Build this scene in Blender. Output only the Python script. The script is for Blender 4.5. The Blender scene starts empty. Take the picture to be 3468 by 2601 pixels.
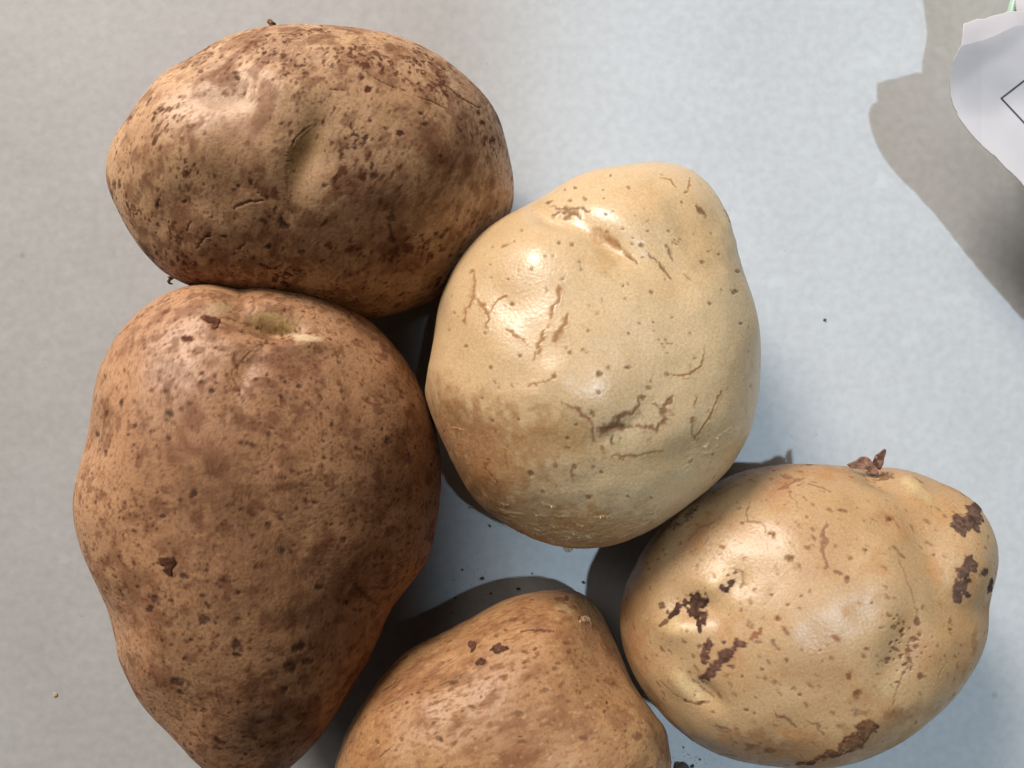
import bpy, bmesh, math
import numpy as np
from mathutils import Vector, Matrix

# ------------------------------------------------------------------ camera
scene = bpy.context.scene
H = 0.205                                   # lens height above the tabletop (m)
HFOV = math.radians(67.0)
W_IMG, H_IMG = 2212.0, 1659.0               # measuring grid used for the traced outlines
FPX = (W_IMG / 2) / math.tan(HFOV / 2)
cam_data = bpy.data.cameras.new('camera')
cam_data.sensor_width = 36.0
cam_data.lens = 18.0 / math.tan(HFOV / 2)
cam_data.clip_start = 0.005
cam_data.clip_end = 20.0
cam_data.dof.use_dof = True
cam_data.dof.focus_distance = 0.165
cam_data.dof.aperture_fstop = 20.0
cam = bpy.data.objects.new('camera', cam_data)
cam.location = (0, 0, H)
scene.collection.objects.link(cam)
scene.camera = cam

# ------------------------------------------------------------------ world and lamps
world = bpy.data.worlds.new('World')
scene.world = world
world.use_nodes = True
bg = world.node_tree.nodes['Background']
bg.inputs['Color'].default_value = (1.0, 0.95, 0.89, 1)
bg.inputs['Strength'].default_value = 0.03

# cool ceiling lamp, almost overhead, a little to the right; its cone edge stands in for an unseen phone's shadow
key = bpy.data.lights.new('ceiling_lamp', 'SPOT')
key.energy = 88.0
key.color = (0.64, 0.83, 1.0)
key.shadow_soft_size = 0.022
key.spot_size = math.radians(100)
key.spot_blend = 0.022
key_ob = bpy.data.objects.new('ceiling_lamp', key)
KEY = Vector((0.33, 0.13, 1.70))
key_ob.location = KEY
edge = math.atan2(KEY.x + 0.0085, KEY.z)
tilt = math.radians(50) - edge
aim = Vector((math.sin(tilt), -0.07, -math.cos(tilt)))
key_ob.rotation_euler = aim.to_track_quat('-Z', 'Y').to_euler()
scene.collection.objects.link(key_ob)

# warm soft room light from the far side of the table
warm = bpy.data.lights.new('room_lamp', 'AREA')
warm.energy = 64.0
warm.color = (1.0, 0.92, 0.85)
warm.shape = 'DISK'
warm.size = 0.70
warm_ob = bpy.data.objects.new('room_lamp', warm)
warm_ob.location = (-0.92, 1.48, 1.12)
warm_ob.rotation_euler = (Vector((-0.02, 0, 0.02)) - Vector(warm_ob.location)).to_track_quat('-Z', 'Y').to_euler()
scene.collection.objects.link(warm_ob)

# broad fill lamp, added at the upper left to stand in for soft ambient light
glow = bpy.data.lights.new('added_fill_lamp', 'AREA')
glow.energy = 18.0
glow.color = (1.0, 0.94, 0.87)
glow.shape = 'SQUARE'
glow.size = 1.5
glow_ob = bpy.data.objects.new('added_fill_lamp', glow)
glow_ob.location = (-0.80, 1.25, 1.55)
glow_ob.rotation_euler = (-Vector(glow_ob.location)).to_track_quat('-Z', 'Y').to_euler()
scene.collection.objects.link(glow_ob)

scene.view_settings.view_transform = 'Standard'
scene.view_settings.look = 'None'
scene.view_settings.gamma = 1.0
scene.view_settings.exposure = 0.08
scene.cycles.use_denoising = True
scene.cycles.max_bounces = 6

# ------------------------------------------------------------------ numpy helpers
def _hash(ix, iy, iz, seed):
    h = (ix.astype(np.uint32) * np.uint32(374761393) + iy.astype(np.uint32) * np.uint32(668265263)
         + iz.astype(np.uint32) * np.uint32(2147483647) + np.uint32((seed * 974711 + 12345) & 0xffffffff))
    h = (h ^ (h >> np.uint32(13))) * np.uint32(1274126177)
    h = (h ^ (h >> np.uint32(16))) * np.uint32(2246822519)
    h = h ^ (h >> np.uint32(13))
    return h.astype(np.float64) / 4294967295.0

def vnoise(P, seed=0):
    """smooth value noise in -1..1"""
    F = np.floor(P)
    t = P - F
    t = t * t * t * (t * (t * 6 - 15) + 10)
    I = F.astype(np.int64)
    r = np.zeros(len(P))
    for dx in (0, 1):
        wx = t[:, 0] if dx else 1 - t[:, 0]
        for dy in (0, 1):
            wy = t[:, 1] if dy else 1 - t[:, 1]
            for dz in (0, 1):
                wz = t[:, 2] if dz else 1 - t[:, 2]
                r += wx * wy * wz * _hash(I[:, 0] + dx, I[:, 1] + dy, I[:, 2] + dz, seed)
    return r * 2 - 1

def fbm(P, seed=0, octv=4, gain=0.5):
    a, s, tot = 1.0, 0.0, 0.0
    Q = P.copy()
    for o in range(octv):
        s = s + a * vnoise(Q, seed + o * 17)
        tot += a
        a *= gain
        Q = Q * 2.03 + 11.7
    return s / tot * 1.6

def worley(P, seed=0):
    """nearest-cell distance and that cell's two random numbers"""
    F = np.floor(P).astype(np.int64)
    best = np.full(len(P), 9.0)
    r1 = np.zeros(len(P))
    r2 = np.zeros(len(P))
    for dx in (-1, 0, 1):
        for dy in (-1, 0, 1):
            for dz in (-1, 0, 1):
                cx, cy, cz = F[:, 0] + dx, F[:, 1] + dy, F[:, 2] + dz
                hx = _hash(cx, cy, cz, seed + 1); hy = _hash(cx, cy, cz, seed + 2); hz = _hash(cx, cy, cz, seed + 3)
                d = (cx + hx - P[:, 0]) ** 2 + (cy + hy - P[:, 1]) ** 2 + (cz + hz - P[:, 2]) ** 2
                m = d < best
                best = np.where(m, d, best)
                r1 = np.where(m, _hash(cx, cy, cz, seed + 4), r1)
                r2 = np.where(m, _hash(cx, cy, cz, seed + 5), r2)
    return np.sqrt(best), r1, r2

def sstep(a, b, x):
    t = np.clip((x - a) / (b - a), 0, 1)
    return t * t * (3 - 2 * t)

def srgb(r, g, b):
    c = np.array([r, g, b]) / 255.0
    return np.where(c <= 0.04045, c / 12.92, ((c + 0.055) / 1.055) ** 2.4)

CAMP = np.array([0.0, 0.0, H])
def px_dir(px, py):
    """direction (z = -1) of the view ray through a point of the measuring grid"""
    px = np.asarray(px, float); py = np.asarray(py, float)
    return np.stack([(px - W_IMG / 2) / FPX, -(py - H_IMG / 2) / FPX, -np.ones_like(px)], -1)
def project(P):
    d = H - P[:, 2]
    return W_IMG / 2 + FPX * P[:, 0] / d, H_IMG / 2 - FPX * P[:, 1] / d
def on_plane(px, py, z):
    return CAMP + px_dir(px, py) * (H - np.asarray(z, float))[..., None]

def smooth_loop(pts, n, passes=2):
    """resample a closed traced outline evenly and soften it"""
    p = np.array(pts, float)
    q = np.vstack([p, p[:1]])
    s = np.r_[0, np.cumsum(np.hypot(*np.diff(q, axis=0).T))]
    t = np.linspace(0, s[-1], n, endpoint=False)
    r = np.stack([np.interp(t, s, q[:, 0]), np.interp(t, s, q[:, 1])], 1)
    for _ in range(passes):
        r = (np.roll(r, 1, 0) + 2 * r + np.roll(r, -1, 0)) / 4
    return r

# ------------------------------------------------------------------ materials
def new_mat(name):
    m = bpy.data.materials.new(name)
    m.use_nodes = True
    nt = m.node_tree
    return m, nt, nt.nodes['Principled BSDF']

def skin_material(name, rough=0.5, bump=0.5, spec=0.5, gloss_drop=0.12):
    m, nt, b = new_mat(name)
    N, L = nt.nodes, nt.links
    at = N.new('ShaderNodeAttribute'); at.attribute_name = 'skin_colour'
    tc = N.new('ShaderNodeTexCoord')
    n1 = N.new('ShaderNodeTexNoise'); n1.inputs['Scale'].default_value = 2200; n1.inputs['Detail'].default_value = 4
    L.new(tc.outputs['Object'], n1.inputs['Vector'])
    mr = N.new('ShaderNodeMapRange')
    mr.inputs['From Min'].default_value = 0.3; mr.inputs['From Max'].default_value = 0.7
    mr.inputs['To Min'].default_value = 0.86; mr.inputs['To Max'].default_value = 1.14
    L.new(n1.outputs['Fac'], mr.inputs['Value'])
    mx = N.new('ShaderNodeMix'); mx.data_type = 'RGBA'; mx.blend_type = 'MULTIPLY'
    mx.inputs['Factor'].default_value = 1.0
    L.new(at.outputs['Color'], mx.inputs['A']); L.new(mr.outputs['Result'], mx.inputs['B'])
    L.new(mx.outputs['Result'], b.inputs['Base Color'])
    # dirt and scabs (alpha 0) are dull, clean skin (alpha 1) is waxy
    r = N.new('ShaderNodeMapRange')
    r.inputs['From Min'].default_value = 0.0; r.inputs['From Max'].default_value = 1.0
    r.inputs['To Min'].default_value = 0.85; r.inputs['To Max'].default_value = rough
    L.new(at.outputs['Alpha'], r.inputs['Value'])
    L.new(r.outputs['Result'], b.inputs['Roughness'])
    sp = N.new('ShaderNodeMapRange')
    sp.inputs['To Min'].default_value = 0.08; sp.inputs['To Max'].default_value = spec
    L.new(at.outputs['Alpha'], sp.inputs['Value']); L.new(sp.outputs['Result'], b.inputs['Specular IOR Level'])
    n2 = N.new('ShaderNodeTexNoise'); n2.inputs['Scale'].default_value = 1500; n2.inputs['Detail'].default_value = 3
    L.new(tc.outputs['Object'], n2.inputs['Vector'])
    bp = N.new('ShaderNodeBump'); bp.inputs['Strength'].default_value = bump; bp.inputs['Distance'].default_value = 0.00025
    L.new(n2.outputs['Fac'], bp.inputs['Height'])
    L.new(bp.outputs['Normal'], b.inputs['Normal'])
    b.inputs['Subsurface Weight'].default_value = 0.12
    b.inputs['Subsurface Radius'].default_value = (0.004, 0.002, 0.001)
    b.inputs['Subsurface Scale'].default_value = 0.5
    return m

def plain_material(name, col, rough=0.7, noise=0.25, scale=900.0, bump=0.3):
    m, nt, b = new_mat(name)
    N, L = nt.nodes, nt.links
    tc = N.new('ShaderNodeTexCoord')
    n1 = N.new('ShaderNodeTexNoise'); n1.inputs['Scale'].default_value = scale; n1.inputs['Detail'].default_value = 4
    L.new(tc.outputs['Object'], n1.inputs['Vector'])
    mr = N.new('ShaderNodeMapRange')
    mr.inputs['From Min'].default_value = 0.3; mr.inputs['From Max'].default_value = 0.7
    mr.inputs['To Min'].default_value = 1 - noise; mr.inputs['To Max'].default_value = 1 + noise
    L.new(n1.outputs['Fac'], mr.inputs['Value'])
    mx = N.new('ShaderNodeMix'); mx.data_type = 'RGBA'; mx.blend_type = 'MULTIPLY'
    mx.inputs['Factor'].default_value = 1.0
    mx.inputs['A'].default_value = (*col, 1)
    L.new(mr.outputs['Result'], mx.inputs['B'])
    L.new(mx.outputs['Result'], b.inputs['Base Color'])
    b.inputs['Roughness'].default_value = rough
    bp = N.new('ShaderNodeBump'); bp.inputs['Strength'].default_value = bump; bp.inputs['Distance'].default_value = 0.0002
    L.new(n1.outputs['Fac'], bp.inputs['Height']); L.new(bp.outputs['Normal'], b.inputs['Normal'])
    return m

def link(ob, parent=None):
    scene.collection.objects.link(ob)
    if parent is not None:
        ob.parent = parent
        ob.matrix_parent_inverse = parent.matrix_world.inverted()
    return ob

def tag(ob, label=None, category=None, group=None, kind=None):
    if label: ob['label'] = label
    if category: ob['category'] = category
    if group: ob['group'] = group
    if kind: ob['kind'] = kind
    return ob

def mesh_np(name, V, F, mat, smooth=True, colour=None):
    """mesh from numpy vertices and an (n,3|4) face array"""
    me = bpy.data.meshes.new(name)
    k = F.shape[1]
    me.vertices.add(len(V)); me.vertices.foreach_set('co', np.ascontiguousarray(V, np.float32).ravel())
    me.loops.add(F.size); me.loops.foreach_set('vertex_index', np.ascontiguousarray(F, np.int32).ravel())
    me.polygons.add(len(F))
    me.polygons.foreach_set('loop_start', np.arange(0, F.size, k, dtype=np.int32))
    me.update(calc_edges=True)
    if smooth:
        me.polygons.foreach_set('use_smooth', np.ones(len(F), bool))
    if colour is not None:
        a = me.attributes.new('skin_colour', 'FLOAT_COLOR', 'POINT')
        a.data.foreach_set('color', np.ascontiguousarray(colour, np.float32).ravel())
    me.materials.append(mat)
    return me

# ------------------------------------------------------------------ tabletop
def table_material():
    m, nt, b = new_mat('white_speckled_stone')
    N, L = nt.nodes, nt.links
    tc = N.new('ShaderNodeTexCoord')
    def noise(scale, detail=3):
        n = N.new('ShaderNodeTexNoise'); n.inputs['Scale'].default_value = scale; n.inputs['Detail'].default_value = detail
        L.new(tc.outputs['Object'], n.inputs['Vector']); return n
    def ramp(src, p0, p1, c0, c1):
        r = N.new('ShaderNodeValToRGB'); e = r.color_ramp.elements
        e[0].position, e[1].position = p0, p1
        e[0].color = (*c0, 1); e[1].color = (*c1, 1)
        L.new(src, r.inputs['Fac']); return r
    def mix(kind, fac, a, bb):
        x = N.new('ShaderNodeMix'); x.data_type = 'RGBA'; x.blend_type = kind
        if isinstance(fac, float): x.inputs['Factor'].default_value = fac
        else: L.new(fac, x.inputs['Factor'])
        L.new(a, x.inputs['A'])
        if isinstance(bb, tuple): x.inputs['B'].default_value = (*bb, 1)
        else: L.new(bb, x.inputs['B'])
        return x.outputs['Result']
    base = ramp(noise(38, 5).outputs['Fac'], 0.32, 0.68, (0.352, 0.351, 0.348), (0.374, 0.374, 0.374)).outputs['Color']
    fine = ramp(noise(420, 4).outputs['Fac'], 0.3, 0.7, (0.93, 0.93, 0.93), (1.05, 1.05, 1.05)).outputs['Color']
    col = mix('MULTIPLY', 1.0, base, fine)
    # pale worn flecks
    fl = ramp(noise(120, 2).outputs['Fac'], 0.66, 0.74, (0, 0, 0), (1, 1, 1))
    fl2 = N.new('ShaderNodeMath'); fl2.operation = 'MULTIPLY'; fl2.inputs[1].default_value = 0.45
    L.new(fl.outputs['Color'], fl2.inputs[0])
    col = mix('MIX', fl2.outputs[0], col, (0.42, 0.424, 0.43))
    # small grey specks
    vo = N.new('ShaderNodeTexVoronoi'); vo.inputs['Scale'].default_value = 70; L.new(tc.outputs['Object'], vo.inputs['Vector'])
    sp = ramp(vo.outputs['Distance'], 0.02, 0.085, (1, 1, 1), (0, 0, 0))
    rr = N.new('ShaderNodeSeparateColor'); L.new(vo.outputs['Color'], rr.inputs['Color'])
    th = N.new('ShaderNodeMath'); th.operation = 'GREATER_THAN'; th.inputs[1].default_value = 0.80; L.new(rr.outputs['Red'], th.inputs[0])
    ml = N.new('ShaderNodeMath'); ml.operation = 'MULTIPLY'; L.new(sp.outputs['Color'], ml.inputs[0]); L.new(th.outputs[0], ml.inputs[1])
    m2 = N.new('ShaderNodeMath'); m2.operation = 'MULTIPLY'; m2.inputs[1].default_value = 0.38; L.new(ml.outputs[0], m2.inputs[0])
    col = mix('MIX', m2.outputs[0], col, (0.12, 0.115, 0.11))
    L.new(col, b.inputs['Base Color'])
    b.inputs['Roughness'].default_value = 0.55
    b.inputs['Specular IOR Level'].default_value = 0.3
    bp = N.new('ShaderNodeBump'); bp.inputs['Strength'].default_value = 0.25; bp.inputs['Distance'].default_value = 0.0008
    L.new(noise(95, 3).outputs['Fac'], bp.inputs['Height']); L.new(bp.outputs['Normal'], b.inputs['Normal'])
    return m

bm = bmesh.new()
bmesh.ops.create_cube(bm, size=1.0, matrix=Matrix.Translation((0.1, 0.1, -0.012)) @ Matrix.Diagonal((1.3, 1.0, 0.024, 1)))
bmesh.ops.bevel(bm, geom=bm.edges[:], offset=0.003, segments=2, affect='EDGES')
me = bpy.data.meshes.new('tabletop'); bm.to_mesh(me); bm.free()
me.materials.append(table_material())
tag(link(bpy.data.objects.new('tabletop', me)), kind='structure')

# ------------------------------------------------------------------ potatoes
def crop(x0, y0, w, ow):
    """reader for points measured in an enlarged cut-out of the photograph"""
    k = 3468.0 / 2212.0
    s = w / ow / k
    return lambda x, y: (x0 / k + np.asarray(x, float) * s, y0 / k + np.asarray(y, float) * s), s
C1, S1 = crop(300, 30, 1500, 2212)
C2, S2 = crop(1380, 480, 1300, 2212)
C3, S3 = crop(1380, 980, 1300, 2212)
C4, S4 = crop(200, 900, 1400, 2212)
C5, S5 = crop(200, 1551, 1400, 2212)
C6, S6 = crop(1100, 1800, 1300, 2212)
C7, S7 = crop(2050, 1500, 1418, 2137)
CR = {1: (C1, S1), 2: (C2, S2), 3: (C3, S3), 4: (C4, S4), 5: (C5, S5), 6: (C6, S6), 7: (C7, S7)}
def T(k, pts):
    f, _ = CR[k]
    a = np.array(pts, float)
    x, y = f(a[:, 0], a[:, 1])
    return np.stack([x, y], 1)

NGRID = 430
NLOW = 36

def disc_topology(n, low):
    """square grid for the side that faces up, wound rings below it"""
    idx = np.arange(n * n).reshape(n, n)
    quads = np.stack([idx[:-1, :-1], idx[1:, :-1], idx[1:, 1:], idx[:-1, 1:]], -1).reshape(-1, 4)
    g = np.linspace(-1, 1, n)
    a, b = np.meshgrid(g, g, indexing='ij')
    r = np.maximum(abs(a), abs(b))
    with np.errstate(divide='ignore', invalid='ignore'):
        th = np.where(abs(a) >= abs(b), np.pi / 4 * b / a, np.pi / 2 - np.pi / 4 * a / b)
        th = np.where(abs(a) >= abs(b), np.where(a < 0, th + np.pi, th), np.where(b < 0, th + np.pi, th))
    th = np.nan_to_num(th)
    theta = th.ravel(); phi = (1 - r.ravel()) * np.pi / 2
    border = np.r_[idx[0, :-1], idx[:-1, -1], idx[-1, :0:-1], idx[:0:-1, 0]]
    m = len(border)
    lt = theta[border]
    ts, ps, fs = [theta], [phi], [quads]
    prev = border
    for k in range(1, low + 1):
        p = -np.pi / 2 * (k / (low + 0.35))
        cur = n * n + (k - 1) * m + np.arange(m)
        ts.append(lt); ps.append(np.full(m, p))
        fs.append(np.stack([prev, np.roll(prev, -1), np.roll(cur, -1), cur], -1))
        prev = cur
    return np.concatenate(ts), np.concatenate(ps), np.concatenate(fs), prev

NTH = 720
THB = (np.arange(NTH) + 0.5) / NTH * 2 * np.pi - np.pi

class Potato:
    def __init__(s, outline, zt, zb, bumps=(), power=2.25, noise=0.0007, seed=1, back=(), lean=(0, 0)):
        s.out = smooth_loop(outline, 900, 70)
        s.zt, s.zb, s.bumps, s.power, s.noise, s.seed, s.back, s.lean = zt, zb, bumps, power, noise, seed, back, lean
        # centroid of the outline
        x, y = s.out.T; x2, y2 = np.roll(x, -1), np.roll(y, -1)
        cr = x * y2 - x2 * y; A = cr.sum() / 2
        s.c = np.array([((x + x2) * cr).sum() / 6 / A, ((y + y2) * cr).sum() / 6 / A])
        d = px_dir(*s.c); d /= np.linalg.norm(d)
        s.w = -d
        s.u = np.cross([0, 1, 0], s.w); s.u /= np.linalg.norm(s.u)
        s.v = np.cross(s.w, s.u)
        # target radius by angle, on the plane square to the view ray at unit distance
        D = px_dir(s.out[:, 0], s.out[:, 1])
        q = D / (D @ d)[:, None]
        qx, qy = q @ s.u, q @ s.v
        ang, rad = np.arctan2(qy, qx), np.hypot(qx, qy)
        o = np.argsort(ang)
        s.target = np.interp(THB, np.r_[ang[o] - 2 * np.pi, ang[o], ang[o] + 2 * np.pi], np.tile(rad[o], 3))
        s.R = s.target.copy()
        s.zc = zb
        th, ph, _, _ = disc_topology(90, 16)
        for it in range(14):
            P, _, _ = s.shape(th, ph, back=False)
            s.zc -= 0.9 * P[:, 2].min()
            rel = P - CAMP
            dd = rel @ d
            qx, qy = rel @ s.u / dd, rel @ s.v / dd
            ang, rad = np.arctan2(qy, qx), np.hypot(qx, qy)
            bins = ((ang + np.pi) / (2 * np.pi) * 180).astype(int) % 180
            mx = np.zeros(180); np.maximum.at(mx, bins, rad)
            bc = (np.arange(180) + 0.5) / 180 * 2 * np.pi - np.pi
            got = np.interp(THB, np.r_[bc - 2 * np.pi, bc, bc + 2 * np.pi], np.tile(mx, 3))
            s.R *= (s.target / got) ** 0.9
            for _ in range(8):
                s.R = (np.roll(s.R, 1) + 2 * s.R + np.roll(s.R, -1)) / 4
    def centre(s):
        return CAMP - s.w * ((H - s.zc) / s.w[2])
    def shape(s, th, ph, back=True):
        C = s.centre()
        dist = np.linalg.norm(C - CAMP)
        xs = np.r_[THB - 2 * np.pi, THB, THB + 2 * np.pi]
        f = np.fft.rfft(s.R); f *= np.exp(-(np.arange(len(f)) / 5.0) ** 2)
        R = np.interp(th, xs, np.tile(s.R, 3)) * dist
        Rs = np.interp(th, xs, np.tile(np.fft.irfft(f, NTH), 3)) * dist
        R = Rs + (R - Rs) * np.cos(ph) ** 4                  # outline wobble fades towards the crest
        Rm = s.R.mean() * dist
        c, sn = np.cos(ph), np.sin(ph)
        e = 2 / s.power
        rr = np.abs(c) ** e * R
        zz = np.sign(sn) * np.abs(sn) ** e * np.where(sn > 0, s.zt, s.zb)
        x, y = rr * np.cos(th), rr * np.sin(th)
        # lean: the crest lies off centre
        zz = zz * (1 + np.where(sn > 0, (s.lean[0] * x + s.lean[1] * y) / Rm, 0))
        n = np.stack([x / R ** 2, y / R ** 2, zz / np.where(sn > 0, s.zt, s.zb) ** 2], 1)
        n /= np.linalg.norm(n, axis=1)[:, None] + 1e-12
        L = np.stack([x, y, zz], 1)
        disp = s.noise * fbm(L * 55 + s.seed * 7.3, s.seed, 3)
        W0 = C + x[:, None] * s.u + y[:, None] * s.v + zz[:, None] * s.w
        px, py = project(W0)
        front = sstep(0.0, 0.35, sn)
        for (bx, by, rx, ry, rot, amp) in s.bumps:
            ca, sa = math.cos(math.radians(rot)), math.sin(math.radians(rot))
            dx, dy = px - bx, py - by
            q = ((dx * ca + dy * sa) / rx) ** 2 + ((-dx * sa + dy * ca) / ry) ** 2
            disp = disp + amp * 0.001 * np.exp(-q) * front
        if back:
            for (bth, bph, wt, wp, amp) in s.back:
                dt = (th - math.radians(bth) + np.pi) % (2 * np.pi) - np.pi
                disp = disp + amp * 0.001 * np.exp(-(dt / math.radians(wt)) ** 2 - ((ph - math.radians(bph)) / math.radians(wp)) ** 2)
        L = L + n * disp[:, None]
        P = C + L[:, :1] * s.u + L[:, 1:2] * s.v + L[:, 2:] * s.w
        Nw = n[:, :1] * s.u + n[:, 1:2] * s.v + n[:, 2:] * s.w
        return P, Nw, L

class Paint:
    """colour (linear), waxiness and fine relief on the vertices of one potato skin"""
    def __init__(s, L, px, py, base, seed):
        s.L, s.px, s.py, s.seed = L, px, py, seed
        s.col = np.tile(np.array(base, float), (len(L), 1))
        s.wax = np.ones(len(L))
        s.h = np.zeros(len(L))
        s.pieces = []
        s.w1 = fbm(L * 650, seed + 50, 3)
        s.w2 = fbm(L * 650 + 40, seed + 60, 3)
        s.w3 = fbm(L * 1700, seed + 70, 2)
    def lay(s, m, col, wax=None, depth=0.0):
        s.col += (np.asarray(col) - s.col) * m[:, None]
        if wax is not None: s.wax += (wax - s.wax) * m
        s.h += depth * m
    def mul(s, m, f):
        s.col *= 1 + (np.asarray(f) - 1) * m[:, None]
    def specks(s, freq, size, share, col, strength=0.9, seed=0, stretch=None, region=None, depth=-0.00002, wax=0.2, rough=0.35):
        Q = s.L * freq
        if stretch is not None: Q = Q @ stretch
        Q = Q + 0.28 * np.stack([s.w1, s.w2, s.w3], 1) * rough / 0.35
        d, r1, r2 = worley(Q, s.seed * 31 + seed)
        rad = size * 1.2 * (0.45 + 0.85 * r2 ** 2)
        thr = share if region is None else share * region
        m = sstep(1.1, 0.35, d / rad) * (r1 < thr) * strength * (0.35 + 0.65 * r2)
        s.lay(m, col, wax, depth)
    def grain(s, freq, thr, col, strength, seed, stretch=None, region=None, soft=0.25, depth=-0.000012, wax=0.3):
        Q = s.L * freq
        if stretch is not None: Q = Q @ stretch
        n = fbm(Q, s.seed * 13 + seed, 3, 0.6)
        t = thr if region is None else thr + 0.9 * (1 - region)
        m = sstep(t, t + soft, n) * strength
        s.lay(m, col, wax, depth)
    def blob(s, k, x, y, rx, ry=None, rot=0, col=(0.1, 0.05, 0.04), a=0.9, depth=0.0, wax=0.15, soft=0.35, rag=0.45):
        f, sc = CR[k]
        cx, cy = f(x, y); rx = rx * sc; ry = (ry * sc if ry else rx)
        lim = 1.9 * max(rx, ry)
        i = np.nonzero((abs(s.px - cx) < lim) & (abs(s.py - cy) < lim) & s.front)[0]
        if not len(i): return
        ca, sa = math.cos(math.radians(rot)), math.sin(math.radians(rot))
        wob = min(rx, ry) * rag
        dx = s.px[i] - cx + wob * s.w1[i]; dy = s.py[i] - cy + wob * s.w2[i]
        d = np.hypot((dx * ca + dy * sa) / rx, (-dx * sa + dy * ca) / ry)
        m = sstep(1.14, 1.14 - soft, d + 0.3 * s.w3[i] * rag) * a * np.clip(0.86 + 0.35 * s.w3[i], 0.5, 1)
        s.col[i] += (np.asarray(col) - s.col[i]) * m[:, None]
        s.wax[i] += (wax - s.wax[i]) * m
        s.h[i] += depth * m
    def line(s, k, pts, w, col=(0.12, 0.06, 0.03), a=0.8, depth=-0.00025, lip=0.0, rag=0.5, taper=True, wax=0.3):
        f, sc = CR[k]
        P = T(k, pts); w = w * sc * 0.5
        lim = w * 4 + 3
        lo, hi = P.min(0) - lim, P.max(0) + lim
        i = np.nonzero((s.px > lo[0]) & (s.px < hi[0]) & (s.py > lo[1]) & (s.py < hi[1]) & s.front)[0]
        if not len(i): return i, np.zeros(0)
        X = s.px[i] + w * rag * s.w1[i] * 1.6; Y = s.py[i] + w * rag * s.w2[i] * 1.6
        best = np.full(len(i), 1e9); tt = np.zeros(len(i))
        n = len(P) - 1
        for j in range(n):
            ax, ay = P[j]; bx, by = P[j + 1]
            vx, vy = bx - ax, by - ay
            t = np.clip(((X - ax) * vx + (Y - ay) * vy) / (vx * vx + vy * vy + 1e-9), 0, 1)
            d = np.hypot(X - ax - t * vx, Y - ay - t * vy)
            b = d < best
            best = np.where(b, d, best); tt = np.where(b, (j + t) / n, tt)
        ww = w * (1 + 0.45 * s.w3[i])
        if taper: ww = ww * (0.35 + 0.65 * np.sin(np.pi * np.clip(tt, 0.06, 0.94)) ** 0.6)
        q = best / np.maximum(ww, 0.3)
        m = sstep(1.25, 0.45, q) * a
        s.col[i] += (np.asarray(col) - s.col[i]) * m[:, None]
        s.wax[i] += (wax - s.wax[i]) * m
        s.h[i] += depth * m + lip * np.exp(-((q - 1.7) / 0.6) ** 2)
        return i, m
    def scab(s, k, rows, col, height=0.00014, name='scab', grow=1.0):
        M = np.zeros(len(s.px))
        for (x, y, rx, ry, rot) in rows:
            f, sc = CR[k]
            cx, cy = f(x, y); ax, ay = rx * sc * grow, ry * sc * grow
            lim = 2.2 * max(ax, ay)
            i = np.nonzero((abs(s.px - cx) < lim) & (abs(s.py - cy) < lim) & s.front)[0]
            if not len(i): continue
            ca, sa = math.cos(math.radians(rot)), math.sin(math.radians(rot))
            wob = 0.6 * min(ax, ay)
            dx = s.px[i] - cx + wob * s.w1[i]; dy = s.py[i] - cy + wob * s.w2[i]
            d = np.hypot((dx * ca + dy * sa) / ax, (-dx * sa + dy * ca) / ay) + 0.22 * s.w3[i]
            M[i] = np.maximum(M[i], sstep(1.15, 0.75, d))
        s.lay(sstep(0, 0.5, M) * 0.85, np.asarray(col) * 1.25, 0.15)
        s.pieces.append((name, M, np.asarray(col), height, 0.1))

def rotm(ax, deg):
    return np.array(Matrix.Rotation(math.radians(deg), 3, ax))
def stretch(sx, sy, deg):
    """anisotropic cell frame: long axis turned by deg in the skin's own plane"""
    R = rotm('Z', deg)
    return (R @ np.diag([sx, sy, 1.0])).astype(float)

DARK = (0.085, 0.042, 0.030)
PURP = (0.13, 0.062, 0.050)
BROWN = (0.20, 0.095, 0.045)

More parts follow.
